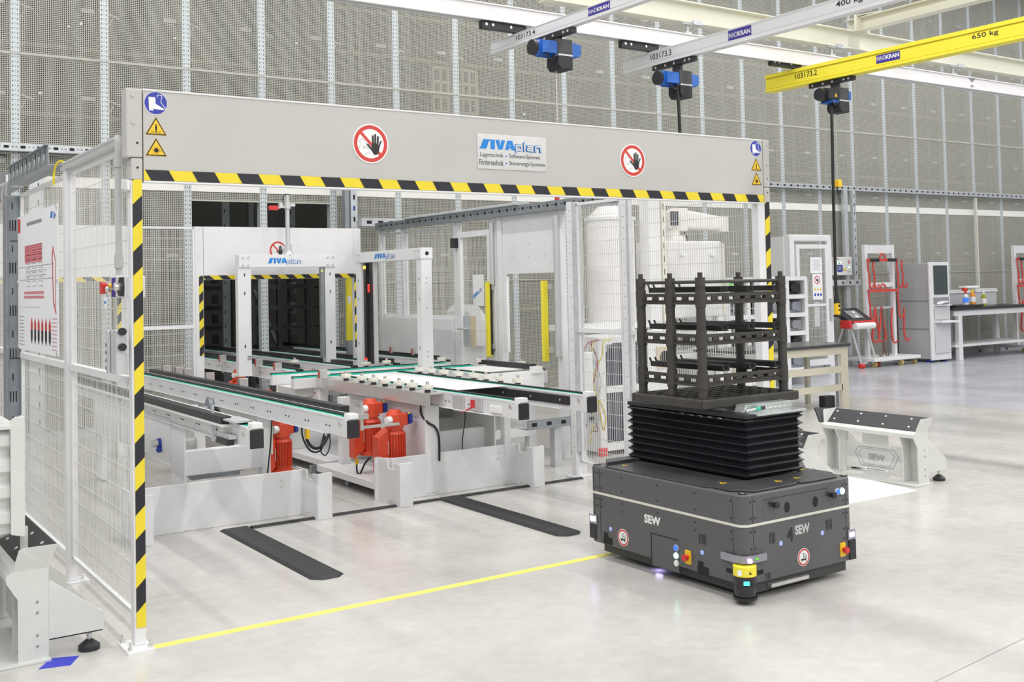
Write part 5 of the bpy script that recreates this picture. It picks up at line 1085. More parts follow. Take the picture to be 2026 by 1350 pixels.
for lv, z in enumerate((1.482, 1.276, 1.062)):
    for i, x in enumerate((4.135, 4.335, 4.535)):
        t = thing('carrier_bar', '%s black grooved bar on the %s level of the crate' % (('left', 'middle', 'right')[i], ('top', 'middle', 'bottom')[lv]), 'bar', (x, 4.4, z), 'black grooved bars lying in the crate')
        y0, y1 = 4.105, 4.68; g = G(); g.prism([(x - 0.028, y0, z + 0.030), (x - 0.024, y0, z), (x + 0.024, y0, z), (x + 0.028, y0, z + 0.030), (x + 0.018, y0, z + 0.030), (x + 0.012, y0, z + 0.010), (x - 0.012, y0, z + 0.010), (x - 0.018, y0, z + 0.030)][::-1], (0, y1 - y0, 0)); build('channel', g, TRAYM, t)
        g = G()
        for q in (0.0,): g.bar((x - 0.02, y1 - q, z + 0.028), (x - 0.02, y1 - q + 0.012, z + 0.048), 0.008, 0.008); g.bar((x + 0.02, y1 - q, z + 0.028), (x + 0.02, y1 - q + 0.012, z + 0.048), 0.008, 0.008)
        build('prong', g, TRAYM, t)
        if lv == 0: t['_'] = 0; del t['_']

# ================================================================ OVERHEAD CRANES
gd = thing('crane_girder', 'white crane track girder running along the hall below the cream beam', 'girder', (12, 8.76, 4.2))
g = G(); g.box(3.0, 22, 9.02, 9.10, 4.235, 4.385); g.box(3.0, 22, 9.00, 9.12, 4.385, 4.40); g.box(3.0, 22, 8.99, 9.015, 4.22, 4.248); g.box(3.0, 22, 9.105, 9.13, 4.22, 4.248); build('girder_profile', g, CRANEW, gd, bevel=0.003)
build('girder_lip', G().box(3.0, 22, 9.016, 9.104, 4.226, 4.234), ALU, gd)
f = F((14.2, 9.0195, 4.31), X_, Z_); f.poly([(-0.09, 0.075), (0, 0.01), (0.09, 0.075)], 0, 0); f.poly([(-0.09, -0.075), (0.09, -0.075), (0, -0.01)], 0, 0); build('joint_plate', f.g, TEXTG, gd)
cb = thing('roof_beam', 'cream steel roof beam above the white crane girder', 'beam', (13, 8.76, 4.5))
g = G(); g.box(6.6, 22, 9.0, 9.16, 4.53, 4.545); g.box(6.6, 22, 9.0, 9.16, 4.765, 4.78); g.box(6.6, 22, 9.075, 9.085, 4.545, 4.765); build('beam_profile', g, CREAM, cb)
for x in (8.65, 11.18, 13.8, 17.0):
    g = G(); g.box(x - 0.12, x + 0.16, 9.01, 9.04, 4.51, 4.53); g.cyl((x, 9.06, 4.40), (x, 9.06, 4.53), 0.02, 8); g.box(x - 0.05, x + 0.05, 9.03, 9.09, 4.40, 4.43); g.box(x + 0.03, x + 0.17, 8.98, 9.02, 4.51, 4.56); build('suspension', g, GALV, cb)
cb2 = thing('roof_beam', 'cream steel beam running forward from the long roof beam, upper right', 'beam', (11.4, 5, 4.75))
g = G(); g.box(11.65, 11.81, -2, 9.2, 4.785, 4.80); g.box(11.65, 11.81, -2, 9.2, 4.945, 4.96); g.box(11.72, 11.74, -2, 9.2, 4.80, 4.945); build('beam_profile', g, CREAM, cb2)
g = G(); g.box(11.57, 11.87, 8.98, 8.995, 4.77, 4.98); g.prism([(11.6, 8.98, 4.97), (11.85, 8.98, 4.97), (11.73, 8.6, 4.97)], (0, 0, 0.01)); build('gusset', g, CREAM, cb2)
def bridge(x0, x1, z0, z1, m, label, num, yend=9.5, kg=None, rib=False):
    t = thing('crane_bridge', label, 'crane beam', (x0, yend, z0))
    g = G(); h = z1 - z0
    if rib:
        g.box(x0, x1, -2, yend, z0 + h * 0.18, z1 - h * 0.24); g.box(x0 - 0.014, x1 + 0.014, -2, yend, z0, z0 + h * 0.14); g.box(x0 - 0.014, x1 + 0.014, -2, yend, z1 - h * 0.20, z1); g.box(x0 + 0.004, x1, -2, yend, z0 + h * 0.14, z0 + h * 0.18); g.box(x0 + 0.006, x1, -2, yend, z1 - h * 0.24, z1 - h * 0.2)
    else:
        g.box(x0, x1, -2, yend, z0 + 0.012, z1 - 0.008); g.box(x0 - 0.006, x1 + 0.006, -2, yend, z0, z0 + 0.012); g.box(x0 - 0.004, x1 + 0.004, -2, yend, z1 - 0.008, z1)
    build('bridge_profile', g, m, t, bevel=0.002)
    if not rib:
        g = G(); g.box(x0 - 0.001, x0, -2, yend, z0 + h * 0.26, z0 + h * 0.275); g.box(x0 - 0.001, x0, -2, yend, z1 - h * 0.14, z1 - h * 0.125); build('groove', g, TEXTG, t)
        build('end_cap', G().box(x0 + 0.004, x1 - 0.004, yend, yend + 0.006, z0 + 0.01, z1 - 0.008), BLACK, t)
    xs = x0 - 0.0005
    text(num, (xs, 9.01, z0 + h * 0.40), -Y_, Z_, h * 0.40 if not rib else h * 0.30, TEXTK, t, 0.34, 0.01, lift=0.001)
    f = F((xs, 7.81, z0 + h * 0.28), -Y_, Z_); f.rect(0, 0.32, 0, h * (0.62 if not rib else 0.44), 0, 0.001); lb = build('maker_label', f.g, INDIGO, t)
    hh = h * (0.30 if not rib else 0.22); text('INNÖ', (xs, 7.80, z0 + h * 0.42), -Y_, Z_, hh * 1.25, SIGNW, lb, 0.115, 0.0, lift=0.002); text('KRAN', (xs, 7.678, z0 + h * 0.42), -Y_, Z_, hh, SIGNW, lb, 0.175, 0.03, lift=0.002)
    if kg: text(kg[0], (xs, kg[1], z0 + h * 0.40), -Y_, Z_, h * kg[2], TEXTK, t, 0.30, 0.01, lift=0.001)
    g = G(); g.box(x0 - 0.40, x0 + 0.15, 9.03, 9.09, z1 + 0.012, z1 + 0.095); g.box(x0 + 0.01, x0 + 0.05, 9.04, 9.08, z1 - 0.004, z1 + 0.02)
    for q in (0.35, 0.27, 0.05): g.cyl((x0 - q, 9.02, z1 + 0.06), (x0 - q, 9.031, z1 + 0.06), 0.015, 10, 1)
    build('end_carriage', g, [BLACK, STEEL], t, bevel=0.004)
    return t
bridge(6.20, 6.26, 4.00, 4.125, CRALU, 'left grey crane bridge beam numbered 103173.4', '103173.4')
bridge(8.03, 8.11, 3.96, 4.125, CRALU, 'middle grey crane bridge beam numbered 103173.3, marked 400 kg', '103173.3', kg=('400 kg', 6.44, 0.42))
bridge(10.42, 10.54, 3.94, 4.16, YELP, 'yellow crane bridge beam numbered 103173.2, marked 650 kg', '103173.2', kg=('650 kg', 6.60, 0.30), rib=True)
def hoist(x, y, zb, zt, label, dark=False, chain=1.0):
    t = thing('chain_hoist', label, 'hoist', (x, y, zt)); B2 = mat('hoist_blue', (0.02, 0.13, 0.52), 0.35, noise=0.1)
    g = G(); g.box(x - 0.03, x + 0.03, y - 0.28, y + 0.38, zb - 0.055, zb - 0.004)
    for q in (-0.22, -0.15, 0.02, 0.16, 0.32): g.cyl((x - 0.036, y + q, zb - 0.03), (x - 0.03, y + q, zb - 0.03), 0.014, 10, 1)
    g.box(x - 0.02, x + 0.02, y - 0.06, y + 0.06, zt - 0.03, zb - 0.05); build('trolley', g, [BLACK, STEEL], t)
    g = G(); g.cyl((x - 0.27, y, zt - 0.09), (x - 0.07, y, zt - 0.09), 0.078, 24)
    for i in range(14): a = 2 * math.pi * i / 14; g.bar((x - 0.24, y + 0.08 * math.cos(a), zt - 0.09 + 0.08 * math.sin(a)), (x - 0.08, y + 0.08 * math.cos(a), zt - 0.09 + 0.08 * math.sin(a)), 0.006, 0.014, 0, (0, math.cos(a), math.sin(a)))
    g.box(x - 0.25, x - 0.06, y - 0.11, y - 0.02, zt - 0.15, zt - 0.03); build('motor', g, BLACK if dark else B2, t, bevel=0.004)
    g = G(); g.cyl((x - 0.31, y, zt - 0.09), (x - 0.27, y, zt - 0.09), 0.075, 20); build('motor_cap', g, BLACK, t, bevel=0.01)
    g = G(); g.box(x - 0.08, x + 0.10, y - 0.12, y + 0.10, zt - 0.15, zt); build('gear_cover', g, mat('hoist_grey', (0.05, 0.05, 0.055), 0.5), t, bevel=0.008)
    g = G(); g.prism([(x - 0.07, y - 0.12, zt - 0.165), (x + 0.10, y - 0.12, zt - 0.165), (x + 0.10, y - 0.12, zt - 0.295), (x - 0.04, y - 0.12, zt - 0.295), (x - 0.075, y - 0.12, zt - 0.25)], (0, 0.2, 0)); build('chain_bag', g, mat('bag_black', (0.03, 0.03, 0.033), 0.7), t, bevel=0.008)
    build('strap', G().box(x - 0.07, x + 0.098, y - 0.121, y + 0.09, zt - 0.166, zt - 0.149), GALV, t)
    w2 = 0.24 if not dark else 0.19
    g = G(); g.prism([(x + 0.10, y - 0.10, zt - 0.02), (x + w2, y - 0.08, zt - 0.03), (x + w2, y - 0.08, zt - 0.12), (x + w2 - 0.03, y - 0.08, zt - 0.155), (x + 0.10, y - 0.10, zt - 0.165)], (0, 0.17, 0)); build('control_housing', g, B2, t, bevel=0.008)
    if dark:
        f = F((x - 0.13, y - 0.112, zt - 0.10), X_, Z_); f.poly([(-0.025, -0.02), (0.025, -0.02), (0, 0.026)], 0, 0); build('warning_sign', f.g, AMBER, t)
        build('motor_base', G().box(x - 0.2, x - 0.06, y - 0.1, y + 0.06, zt - 0.19, zt - 0.155), B2, t)
    g = G(); g.tube([(x - 0.20, y - 0.09, zt - 0.15), (x - 0.17, y - 0.1, zt - 0.2), (x - 0.12, y - 0.1, zt - 0.21), (x - 0.10, y - 0.09, zt - 0.15)], 0.010); build('cable_loop', g, CABLE, t)
    g = G(); z = zt - 0.29; k = 0; xx = x - 0.02
    while z > zt - 0.29 - chain:
        g.bar((xx, y, z), (xx, y, z - 0.026), 0.014 if k % 2 else 0.005, 0.005 if k % 2 else 0.014); z -= 0.021; k += 1
    build('chain', g, STEEL, t)
    return t
hoist(6.23, 8.35, 4.0, 3.915, 'blue chain hoist under the left grey crane beam', chain=1.35)
hoist(8.07, 8.62, 3.96, 3.83, 'blue chain hoist under the middle grey crane beam', chain=0.05)
h3 = hoist(10.48, 8.45, 3.94, 3.82, 'black and blue chain hoist under the yellow crane beam', True, chain=0.80)
g = G(); g.tube([(7.98, 8.55, 3.68), (7.985, 8.53, 3.5), (7.99, 8.52, 3.0), (8.0, 8.5, 2.4)], 0.018); tag(build('pendant_cable', g, CABLE), 'black pendant cable hanging from the middle hoist', 'cable')
g = G(); g.box(10.43, 10.50, 8.41, 8.49, 2.63, 2.72); build('chain_hook', g, AMBER, h3, bevel=0.01); g = G(); g.tube([(10.46, 8.45, 2.64), (10.46, 8.45, 2.58), (10.48, 8.45, 2.55), (10.51, 8.45, 2.57), (10.51, 8.45, 2.60)], 0.010); build('hook', g, BLACK, h3)
pc = thing('pendant_control', 'black cable with yellow pendant control hanging from the yellow crane hoist', 'control', (10.3, 8.45, 1.1))
g = G(); g.tube([(10.36, 8.42, 3.66), (10.335, 8.40, 3.45), (10.32, 8.40, 2.6), (10.31, 8.40, 1.6), (10.315, 8.40, 1.32)], 0.018); g.cyl((10.315, 8.40, 1.40), (10.32, 8.40, 1.24), 0.016, 12, 0, 0.035); build('cable', g, CABLE, pc)
g = G(); g.box(10.29, 10.35, 8.37, 8.43, 1.10, 1.25); build('handset', g, AMBER, pc, bevel=0.012); g = G(); g.box(10.295, 10.345, 8.365, 8.435, 1.075, 1.10); g.cyl((10.32, 8.365, 1.21), (10.32, 8.372, 1.21), 0.016, 12); g.cyl((10.32, 8.365, 1.16), (10.32, 8.372, 1.16), 0.012, 12); build('button', g, BLACK, pc)
# ================================================================ RIGHT BACKGROUND
bn = thing('workbench', 'beige framed workbench with a dark top behind the vehicle', 'table', (9.6, 8.7, 0))
build('bench_top', G().box(8.6, 10.55, 8.40, 9.05, 0.72, 0.757), mat('bench_top_dark', (0.05, 0.05, 0.05), 0.25), bn, bevel=0.003)
for x, y in ((8.62, 8.43), (10.40, 8.43), (8.62, 8.95), (10.40, 8.95)): build('leg', G().box(x, x + 0.13 if y < 8.6 else x + 0.06, y, y + 0.05, 0, 0.72), BEIGE, bn, bevel=0.003)
build('top_rail', G().box(8.62, 10.52, 8.43, 8.46, 0.63, 0.72), BEIGE, bn); build('middle_rail', G().box(8.62, 10.42, 8.43, 8.46, 0.41, 0.49), BEIGE, bn); build('lower_rail', G().box(8.62, 10.42, 8.43, 8.46, 0.20, 0.275), BEIGE, bn)
build('inner_profile', G().box(10.37, 10.40, 8.45, 8.50, 0, 0.63), ALU, bn)
tag(build('rubber_block', G().box(10.18, 10.36, 8.5, 8.6, 0, 0.14), BLACK, bevel=0.01), 'black block on the floor beside the beige workbench leg', 'block')
b2 = thing('workbench', 'grey topped bench with white legs between crate and striped gate post', 'table', (8.6, 7.8, 0))
build('bench_top', G().box(7.42, 8.24, 7.45, 8.2, 0.72, 0.75), TEXTG, b2)
for x, y in ((7.44, 7.47), (8.16, 7.47), (7.44, 8.12), (8.16, 8.12)): build('leg', G().box(x, x + 0.05, y, y + 0.05, 0, 0.72), WHITE, b2)
build('rail', G().box(7.47, 8.19, 7.47, 7.50, 0.5, 0.56), WHITE, b2)
sh = thing('part_rack', 'white cubby rack filled with dark metal parts behind the workbench', 'rack', (11.6, 10.7, 0))
cols = 4; x0, cw, z0, ch_ = 10.75, 0.40, 0.22, 0.265
for i in range(cols + 1): build('upright', G().box(x0 + i * cw - 0.035, x0 + i * cw + 0.035, 10.6, 11.0, 0.0, 1.56), WHITE, sh)
for j in range(6): build('shelf', G().box(x0, x0 + cols * cw, 10.59, 11.0, z0 + j * ch_ - 0.03, z0 + j * ch_ + 0.03), WHITE, sh)
build('back_sheet', G().box(x0, x0 + cols * cw, 10.98, 11.0, 0.2, 1.5), DARK, sh)
for i in range(cols):
    for j in range(5):
        x = x0 + i * cw + 0.08; z = z0 + j * ch_ + 0.03; g = G(); g.cyl((x + 0.10, 10.63, z + 0.10), (x + 0.10, 10.9, z + 0.10), 0.065, 12); g.box(x, x + 0.22, 10.66, 10.9, z, z + 0.05); g.box(x + 0.15, x + 0.24, 10.64, 10.9, z + 0.02, z + 0.16)
        tag(build('metal_part', g, [GALVD, BLACK, TEXTG][(i + j) % 3]), 'dark machined metal part in the white cubby rack, %s column, %s row' % (('leftmost', 'second', 'third', 'rightmost')[i], ('bottom', 'second', 'middle', 'fourth', 'top')[j]), 'part', 'metal parts in the white cubby rack')
# robot cell behind the right fence
rc = thing('robot_cabinet', 'white sheet metal machine cabinet behind the right wire fence', 'cabinet', (8.6, 9.2, 1.1))
build('housing', G().box(8.16, 9.05, 9.0, 9.5, 1.12, 2.0), mat('machine_white', (0.80, 0.79, 0.78), 0.4), rc, bevel=0.02); build('side_sheet', G().box(9.05, 9.09, 9.0, 9.5, 1.14, 1.97), CREAM, rc); build('vent_block', G().box(9.05, 9.12, 9.2, 9.5, 1.85, 2.0), BLACK, rc)
build('hinge', G().box(8.38, 8.44, 8.97, 9.0, 1.83, 1.87).box(8.85, 8.91, 8.97, 9.0, 1.83, 1.87), BRIGHTW, rc)
g = G()
for x in (8.2, 8.95): g.box(x, x + 0.09, 9.0, 9.09, 0, 1.12); g.box(x, x + 0.09, 9.42, 9.5, 0, 1.12)
g.box(8.2, 9.04, 9.0, 9.5, 0.66, 0.72); build('stand', g, WHITE, rc)
g = G()
for i in range(5): g.box(8.3 + i * 0.13, 8.38 + i * 0.13, 9.02, 9.1, 0.78 + 0.02 * (i % 2), 0.95)
build('equipment', g, TEXTG, rc)
rb = thing('industrial_robot', 'white rounded industrial robot on top of the machine cabinet', 'robot', (8.45, 9.2, 2.0)); RW = mat('robot_white', (0.86, 0.83, 0.78), 0.3)
g = G(); g.box(8.32, 8.56, 9.05, 9.3, 2.0, 2.06); g.cyl((8.44, 9.17, 2.06), (8.44, 9.17, 2.18), 0.085, 24); build('base', g, RW, rb, bevel=0.01)
g = G(); g.box(8.31, 8.44, 9.06, 9.28, 2.14, 2.35); g.cyl((8.52, 9.17, 2.12), (8.52, 9.17, 2.38), 0.12, 28); g.prism([(8.45, 9.06, 2.15), (9.2, 9.08, 2.13), (9.2, 9.08, 2.29), (8.5, 9.06, 2.37)], (0, 0.2, 0)); g.cyl((9.2, 9.18, 2.12), (9.2, 9.18, 2.30), 0.11, 28); build('arm', g, RW, rb, bevel=0.03, seg=4)
build('motor_block', G().box(8.31, 8.42, 9.04, 9.06, 2.18, 2.34), GRILLE, rb)
g = G(); g.tube([(8.50, 9.04, 2.1), (8.53, 9.03, 2.04), (8.54, 9.04, 2.0)], 0.008); build('cable', g, CABLE, rb)
tag(build('green_wedge', G().prism([(9.06, 8.97, 1.50), (9.15, 8.9, 1.47), (9.35, 8.9, 1.40), (9.36, 8.9, 1.43), (9.18, 8.9, 1.50)], (0, 0.03, 0)), GRN), 'bright green cable sleeve beside the machine cabinet', 'sleeve')
tw = thing('tank', 'white upright tank with rounded top behind the right wire fence', 'tank', (6.75, 8.3, 1.2))
g = G(); g.cyl((6.80, 8.3, 1.15), (6.80, 8.3, 2.18), 0.24, 32); g.cyl((6.80, 8.3, 2.18), (6.80, 8.3, 2.30), 0.24, 32, 0, 0.12); build('shell', g, mat('tank_white', (0.82, 0.80, 0.78), 0.35), tw); g = G(); g.cyl((6.80, 8.3, 2.16), (6.80, 8.3, 2.19), 0.255, 32); build('lid_ring', g, WHITE, tw)
for x in (6.60, 6.94): build('leg', G().box(x, x + 0.06, 8.2, 8.26, 0, 1.15), WHITE, tw)
mp = thing('machine_portal', 'thick white machine upright with slotted cream strip behind the right fence', 'machine', (7.2, 8.1, 0))
build('upright', G().box(7.05, 7.20, 8.0, 8.15, 0, 2.45), WHITE, mp, bevel=0.004); g = G(); g.box(7.21, 7.26, 7.99, 8.01, 0.6, 2.45); 
for i in range(14): g.box(7.228, 7.24, 7.988, 7.99, 0.7 + i * 0.13, 0.76 + i * 0.13, 1)
build('slotted_strip', g, [CREAM, DARK], mp); build('shelf', G().box(6.0, 7.05, 7.95, 8.3, 1.10, 1.15), WHITE, mp); build('upper_beam', G().box(7.2, 8.6, 8.0, 8.1, 2.40, 2.5), WHITE, mp)
build('table_leg', G().box(6.02, 6.08, 7.95, 8.01, 0, 1.1), WHITE, mp)
chl = thing('chiller', 'white framed cooling cabinet with dark louvres behind the right fence', 'cabinet', (6.4, 7.7, 0))
build('housing', G().box(5.98, 6.9, 7.50, 7.95, 0.04, 1.06), WHITE, chl, bevel=0.006)
g = G(); g.prism([(6.06, 7.495, 0.62), (6.55, 7.495, 0.62), (6.55, 7.495, 1.0), (6.14, 7.495, 1.0), (6.06, 7.495, 0.92)], (0, 0.01, 0)); g.box(6.06, 6.55, 7.495, 7.505, 0.12, 0.56); build('louvre_opening', g, GRILLE, chl)
g = G()
for i in range(18): g.box(6.07 + i * 0.027, 6.08 + i * 0.027, 7.485, 7.496, 0.13, 0.99)
build('louvre', g, mat('louvre_grey', (0.17, 0.17, 0.22), 0.5), chl); build('louvre_frame', G().box(6.05, 6.56, 7.482, 7.5, 0.56, 0.62), WHITE, chl)
g = G(); g.box(6.66, 6.84, 7.485, 7.50, 0.74, 0.94); build('fan_plate', g, TAN, chl); g = G(); g.cyl((6.75, 7.48, 0.84), (6.75, 7.486, 0.84), 0.06, 20); build('fan', g, DARK, chl)
cw_ = thing('cable_bundle', 'coloured cables and hoses left of the dark louvres', 'cables', (5.9, 7.4, 0.5))
g = G()
for i, (a, m_) in enumerate(((0, 0), (0.03, 1), (0.06, 2), (-0.04, 1), (0.09, 0))):
    pts = [(5.80 + a, 7.42, 0.15 + 0.1 * i)]
    for k in range(8): pts.append((5.82 + a + 0.05 * math.sin(k * 1.1 + i * 1.7), 7.42 + 0.02 * math.sin(k + i), 0.25 + k * 0.11))
    pts.append((6.0 + a, 7.44, 1.04)); g.tube(pts, 0.007, 6, m_)
build('hose', g, [mat('hose_yellow', (0.6, 0.5, 0.08), 0.5), mat('hose_maroon', (0.25, 0.04, 0.10), 0.5), CABW], cw_)
tag(build('junction_cabinet', G().box(5.62, 5.76, 7.30, 7.36, 0.55, 0.95), WHITE, bevel=0.01), 'small white junction cabinet between the right fence posts', 'box')
tag(build('red_plug', G().box(5.78, 5.86, 7.25, 7.3, 0.05, 0.12), REDP, bevel=0.005), 'red plug block on the floor behind the right fence', 'plug')
hp = thing('hopper_machine', 'white slanted hopper machine behind the rear right cell fence', 'machine', (6.5, 10, 0))
g = G(); g.prism([(6.15, 9.9, 0.90), (6.12, 9.9, 1.26), (6.22, 9.9, 1.34), (6.44, 9.9, 1.10), (6.38, 9.9, 0.86)], (0, 0.5, 0)); g.box(6.0, 6.45, 10.42, 11.1, 0.1, 1.16); g.box(6.1, 6.4, 10.0, 10.42, 0.3, 0.9); build('hopper', g, mat('hopper_white', (0.78, 0.78, 0.79), 0.4), hp, bevel=0.01)
build('foot', G().box(6.15, 6.35, 10.1, 10.3, 0, 0.3), WHITE, hp)
tag(build('signal_lamp', G().cyl((6.32, 10.45, 1.14), (6.32, 10.45, 1.40), 0.008, 8, 0).cyl((6.32, 10.45, 1.40), (6.32, 10.45, 1.46), 0.016, 12, 1), [GALV, LAMPG]), 'small green signal lamp left of the wire door', 'lamp')
tag(build('red_stub', G().cyl((5.70, 7.69, 2.21), (5.70, 7.69, 2.42), 0.022, 14), REDP), 'red upright stub standing on the rear cable tray near the right fence post', 'pipe')
lt = thing('floor_tray', 'low galvanised cable tray on stands below the right rear conveyor', 'cable tray', (5.6, 7.2, 0.4))
g = G(); g.box(5.05, 5.80, 7.30, 7.305, 0.34, 0.42); g.box(5.05, 5.80, 7.30, 7.42, 0.34, 0.345)
for i in range(5): g.box(5.1 + i * 0.15, 5.15 + i * 0.15, 7.298, 7.30, 0.365, 0.395, 1)
build('tray_channel', g, [GALVD, DARK], lt); build('stand', G().box(5.35, 5.42, 7.33, 7.4, 0, 0.34), GALV, lt)
# wire booth with door
bo = thing('wire_booth', 'white framed wire mesh booth with door and two notices', 'booth', (13.8, 11.9, 0))
for x in (13.30, 14.20): build('post', G().box(x, x + 0.11, 11.72, 11.84, 0.0, 2.16), WHITE, bo, bevel=0.006)
build('lintel', G().box(13.30, 14.31, 11.72, 11.84, 2.14, 2.25), WHITE, bo, bevel=0.02); build('side_sheet', G().box(13.28, 13.32, 11.84, 12.42, 0.0, 2.22), WHITE, bo)
g = G(); g.box(13.43, 13.50, 11.70, 11.74, 0.12, 2.08); g.box(14.12, 14.19, 11.70, 11.74, 0.12, 2.08); g.box(13.43, 14.19, 11.70, 11.74, 2.02, 2.09); g.box(13.43, 14.19, 11.70, 11.74, 0.12, 0.22); g.box(13.5, 14.12, 11.71, 11.74, 1.08, 1.12); build('door_frame', g, WHITE, bo, bevel=0.004)
g = G(); wires(g, (13.5, 11.72, 0), (14.12, 11.72, 0), 0.2, 2.03, 0.03, 0.13, 0.0025); build('wire_panel', g, WIREW, bo)
build('clear_panel', G().box(13.85, 13.98, 11.73, 11.735, 0.75, 1.15), PERSPEX, bo); build('door_lock', G().box(14.2, 14.27, 11.68, 11.72, 0.85, 1.2), ALU, bo)
f = F((13.74, 11.695, 1.62), X_, Z_); f.slab([(0, 0), (0.29, 0), (0.29, 0.26), (0, 0.26)], 0.003, 0)
for i in range(5): f.rect(0.05 + 0.02 * (i % 2), 0.24 - 0.03 * (i % 2), 0.06 + i * 0.035, 0.066 + i * 0.035, 1, 0.004)
build('notice', f.g, [PAPER, TEXTG], bo)
f = F((13.78, 11.695, 1.19), X_, Z_); f.slab([(0, 0), (0.24, 0), (0.24, 0.42), (0, 0.42)], 0.003, 0); f.ring(0.115, 0.32, 0.055, 0.068, 1, 0.004, 24); f.line([(0.07, 0.36), (0.16, 0.28)], 0.012, 1, 0.004); f.disc(0.12, 0.315, 0.025, 2, 0.0045, 10)
for i in range(3): f.poly([(0.03 + i * 0.07, 0.15), (0.08 + i * 0.07, 0.15), (0.055 + i * 0.07, 0.20)], 3, 0.004); f.disc(0.055 + i * 0.07, 0.08, 0.024, 4, 0.004, 14)
build('notice', f.g, [PAPER, REDS, TEXTK, AMBER, BLUES], bo)
# control box, strut and rail
cx = thing('control_box', 'small grey control panel with buttons mounted at the mesh wall', 'control panel', (15.2, 12.3, 1.7))
build('housing', G().box(15.00, 15.50, 12.26, 12.36, 1.58, 1.90), mat('panel_light', (0.74, 0.74, 0.72), 0.4), cx, bevel=0.008)
f = F((15.0, 12.258, 1.58), X_, Z_); f.rect(0.10, 0.24, 0.06, 0.18, 1, 0.002); f.rect(0.12, 0.2, 0.09, 0.16, 2, 0.003); f.disc(0.12, 0.22, 0.014, 3, 0.002, 12); f.disc(0.19, 0.225, 0.014, 3, 0.002, 12); f.disc(0.08, 0.215, 0.012, 4, 0.002, 12); f.disc(0.155, 0.215, 0.012, 4, 0.002, 12)
f.poly([(0.25, 0.09), (0.34, 0.08), (0.34, 0.10), (0.25, 0.125)], 5, 0.004); f.disc(0.42, 0.14, 0.014, 3, 0.002, 12); f.rect(0.40, 0.44, 0.2, 0.26, 6, 0.002); f.rect(0.05, 0.15, 0.28, 0.295, 2, 0.002); f.disc(0.39, 0.07, 0.01, 4, 0.002, 10); f.disc(0.44, 0.07, 0.01, 4, 0.002, 10)
build('buttons', f.g, [WHITE, BLUEC, LENS, LAMPG, BLACK, AMBER, PINK], cx)
st = thing('cable_strut', 'galvanised perforated cable strut beside the control panel', 'strut', (15.7, 12.3, 1.4))
g = G(); g.box(15.62, 15.70, 12.30, 12.36, 1.47, 3.08); g.box(15.46, 15.56, 12.36, 12.42, 0, 3.08); g.box(14.95, 15.75, 12.28, 12.36, 1.40, 1.50)
for i in range(10): g.box(15.655, 15.672, 12.298, 12.30, 1.6 + i * 0.15, 1.65 + i * 0.15, 1)
for i in range(4): g.cyl((15.08 + i * 0.19, 12.275, 1.45), (15.08 + i * 0.19, 12.28, 1.45), 0.022, 10, 1)
build('strut_profile', g, [GALV, DARK], st)
tag(build('cream_pole', G().box(19.42, 19.45, 12.34, 12.38, 0.9, 3.05), CREAM), 'thin cream pole against the mesh wall above the table', 'pole')
# red floor machine on A frame
ms = thing('tool_cart', 'red and black cleaning machine on tubular A-frame legs near the booth', 'cart', (15.1, 11.9, 0))
g = G(); g.prism([(14.70, 11.75, 0.70), (14.70, 12.05, 0.95), (14.70, 12.05, 1.02), (14.70, 11.72, 0.82)], (0.62, 0, 0)); build('lid', g, BLACK, ms, bevel=0.02)
g = G(); g.box(14.67, 14.73, 11.68, 11.9, 0.68, 0.82); g.box(15.28, 15.34, 11.68, 11.86, 0.70, 0.82); g.box(14.75, 15.30, 11.68, 11.71, 0.775, 0.81); build('side_cover', g, REDP, ms, bevel=0.02)
g = G(); g.cyl((14.78, 11.68, 0.72), (15.28, 11.68, 0.72), 0.055, 18); build('roller', g, SIGNW, ms)
f = F((14.8, 11.74, 0.835), X_, V((0, 0.8, 0.5))); f.rect(0.05, 0.35, 0.03, 0.26, 0, 0.003); f.disc(0.2, 0.07, 0.04, 1, 0.006, 14); f.disc(0.25, 0.2, 0.035, 1, 0.006, 14); build('pad', f.g, [TEXTG, SIGNW], ms)
g = G(); g.tube([(14.82, 11.8, 0.72), (15.02, 11.75, 0.06)], 0.022); g.tube([(15.22, 11.8, 0.72), (15.55, 11.85, 0.06)], 0.022); g.tube([(14.95, 12.0, 0.8), (14.92, 12.3, 0.08)], 0.02); g.tube([(15.05, 11.75, 0.08), (15.55, 11.85, 0.08)], 0.02); build('leg', g, ALU, ms)
g = G()
for x, y in ((15.03, 11.75), (15.56, 11.85), (14.92, 12.3)): g.cyl((x - 0.06, y, 0.04), (x + 0.05, y, 0.04), 0.04, 12)
build('foot', g, REDP, ms)
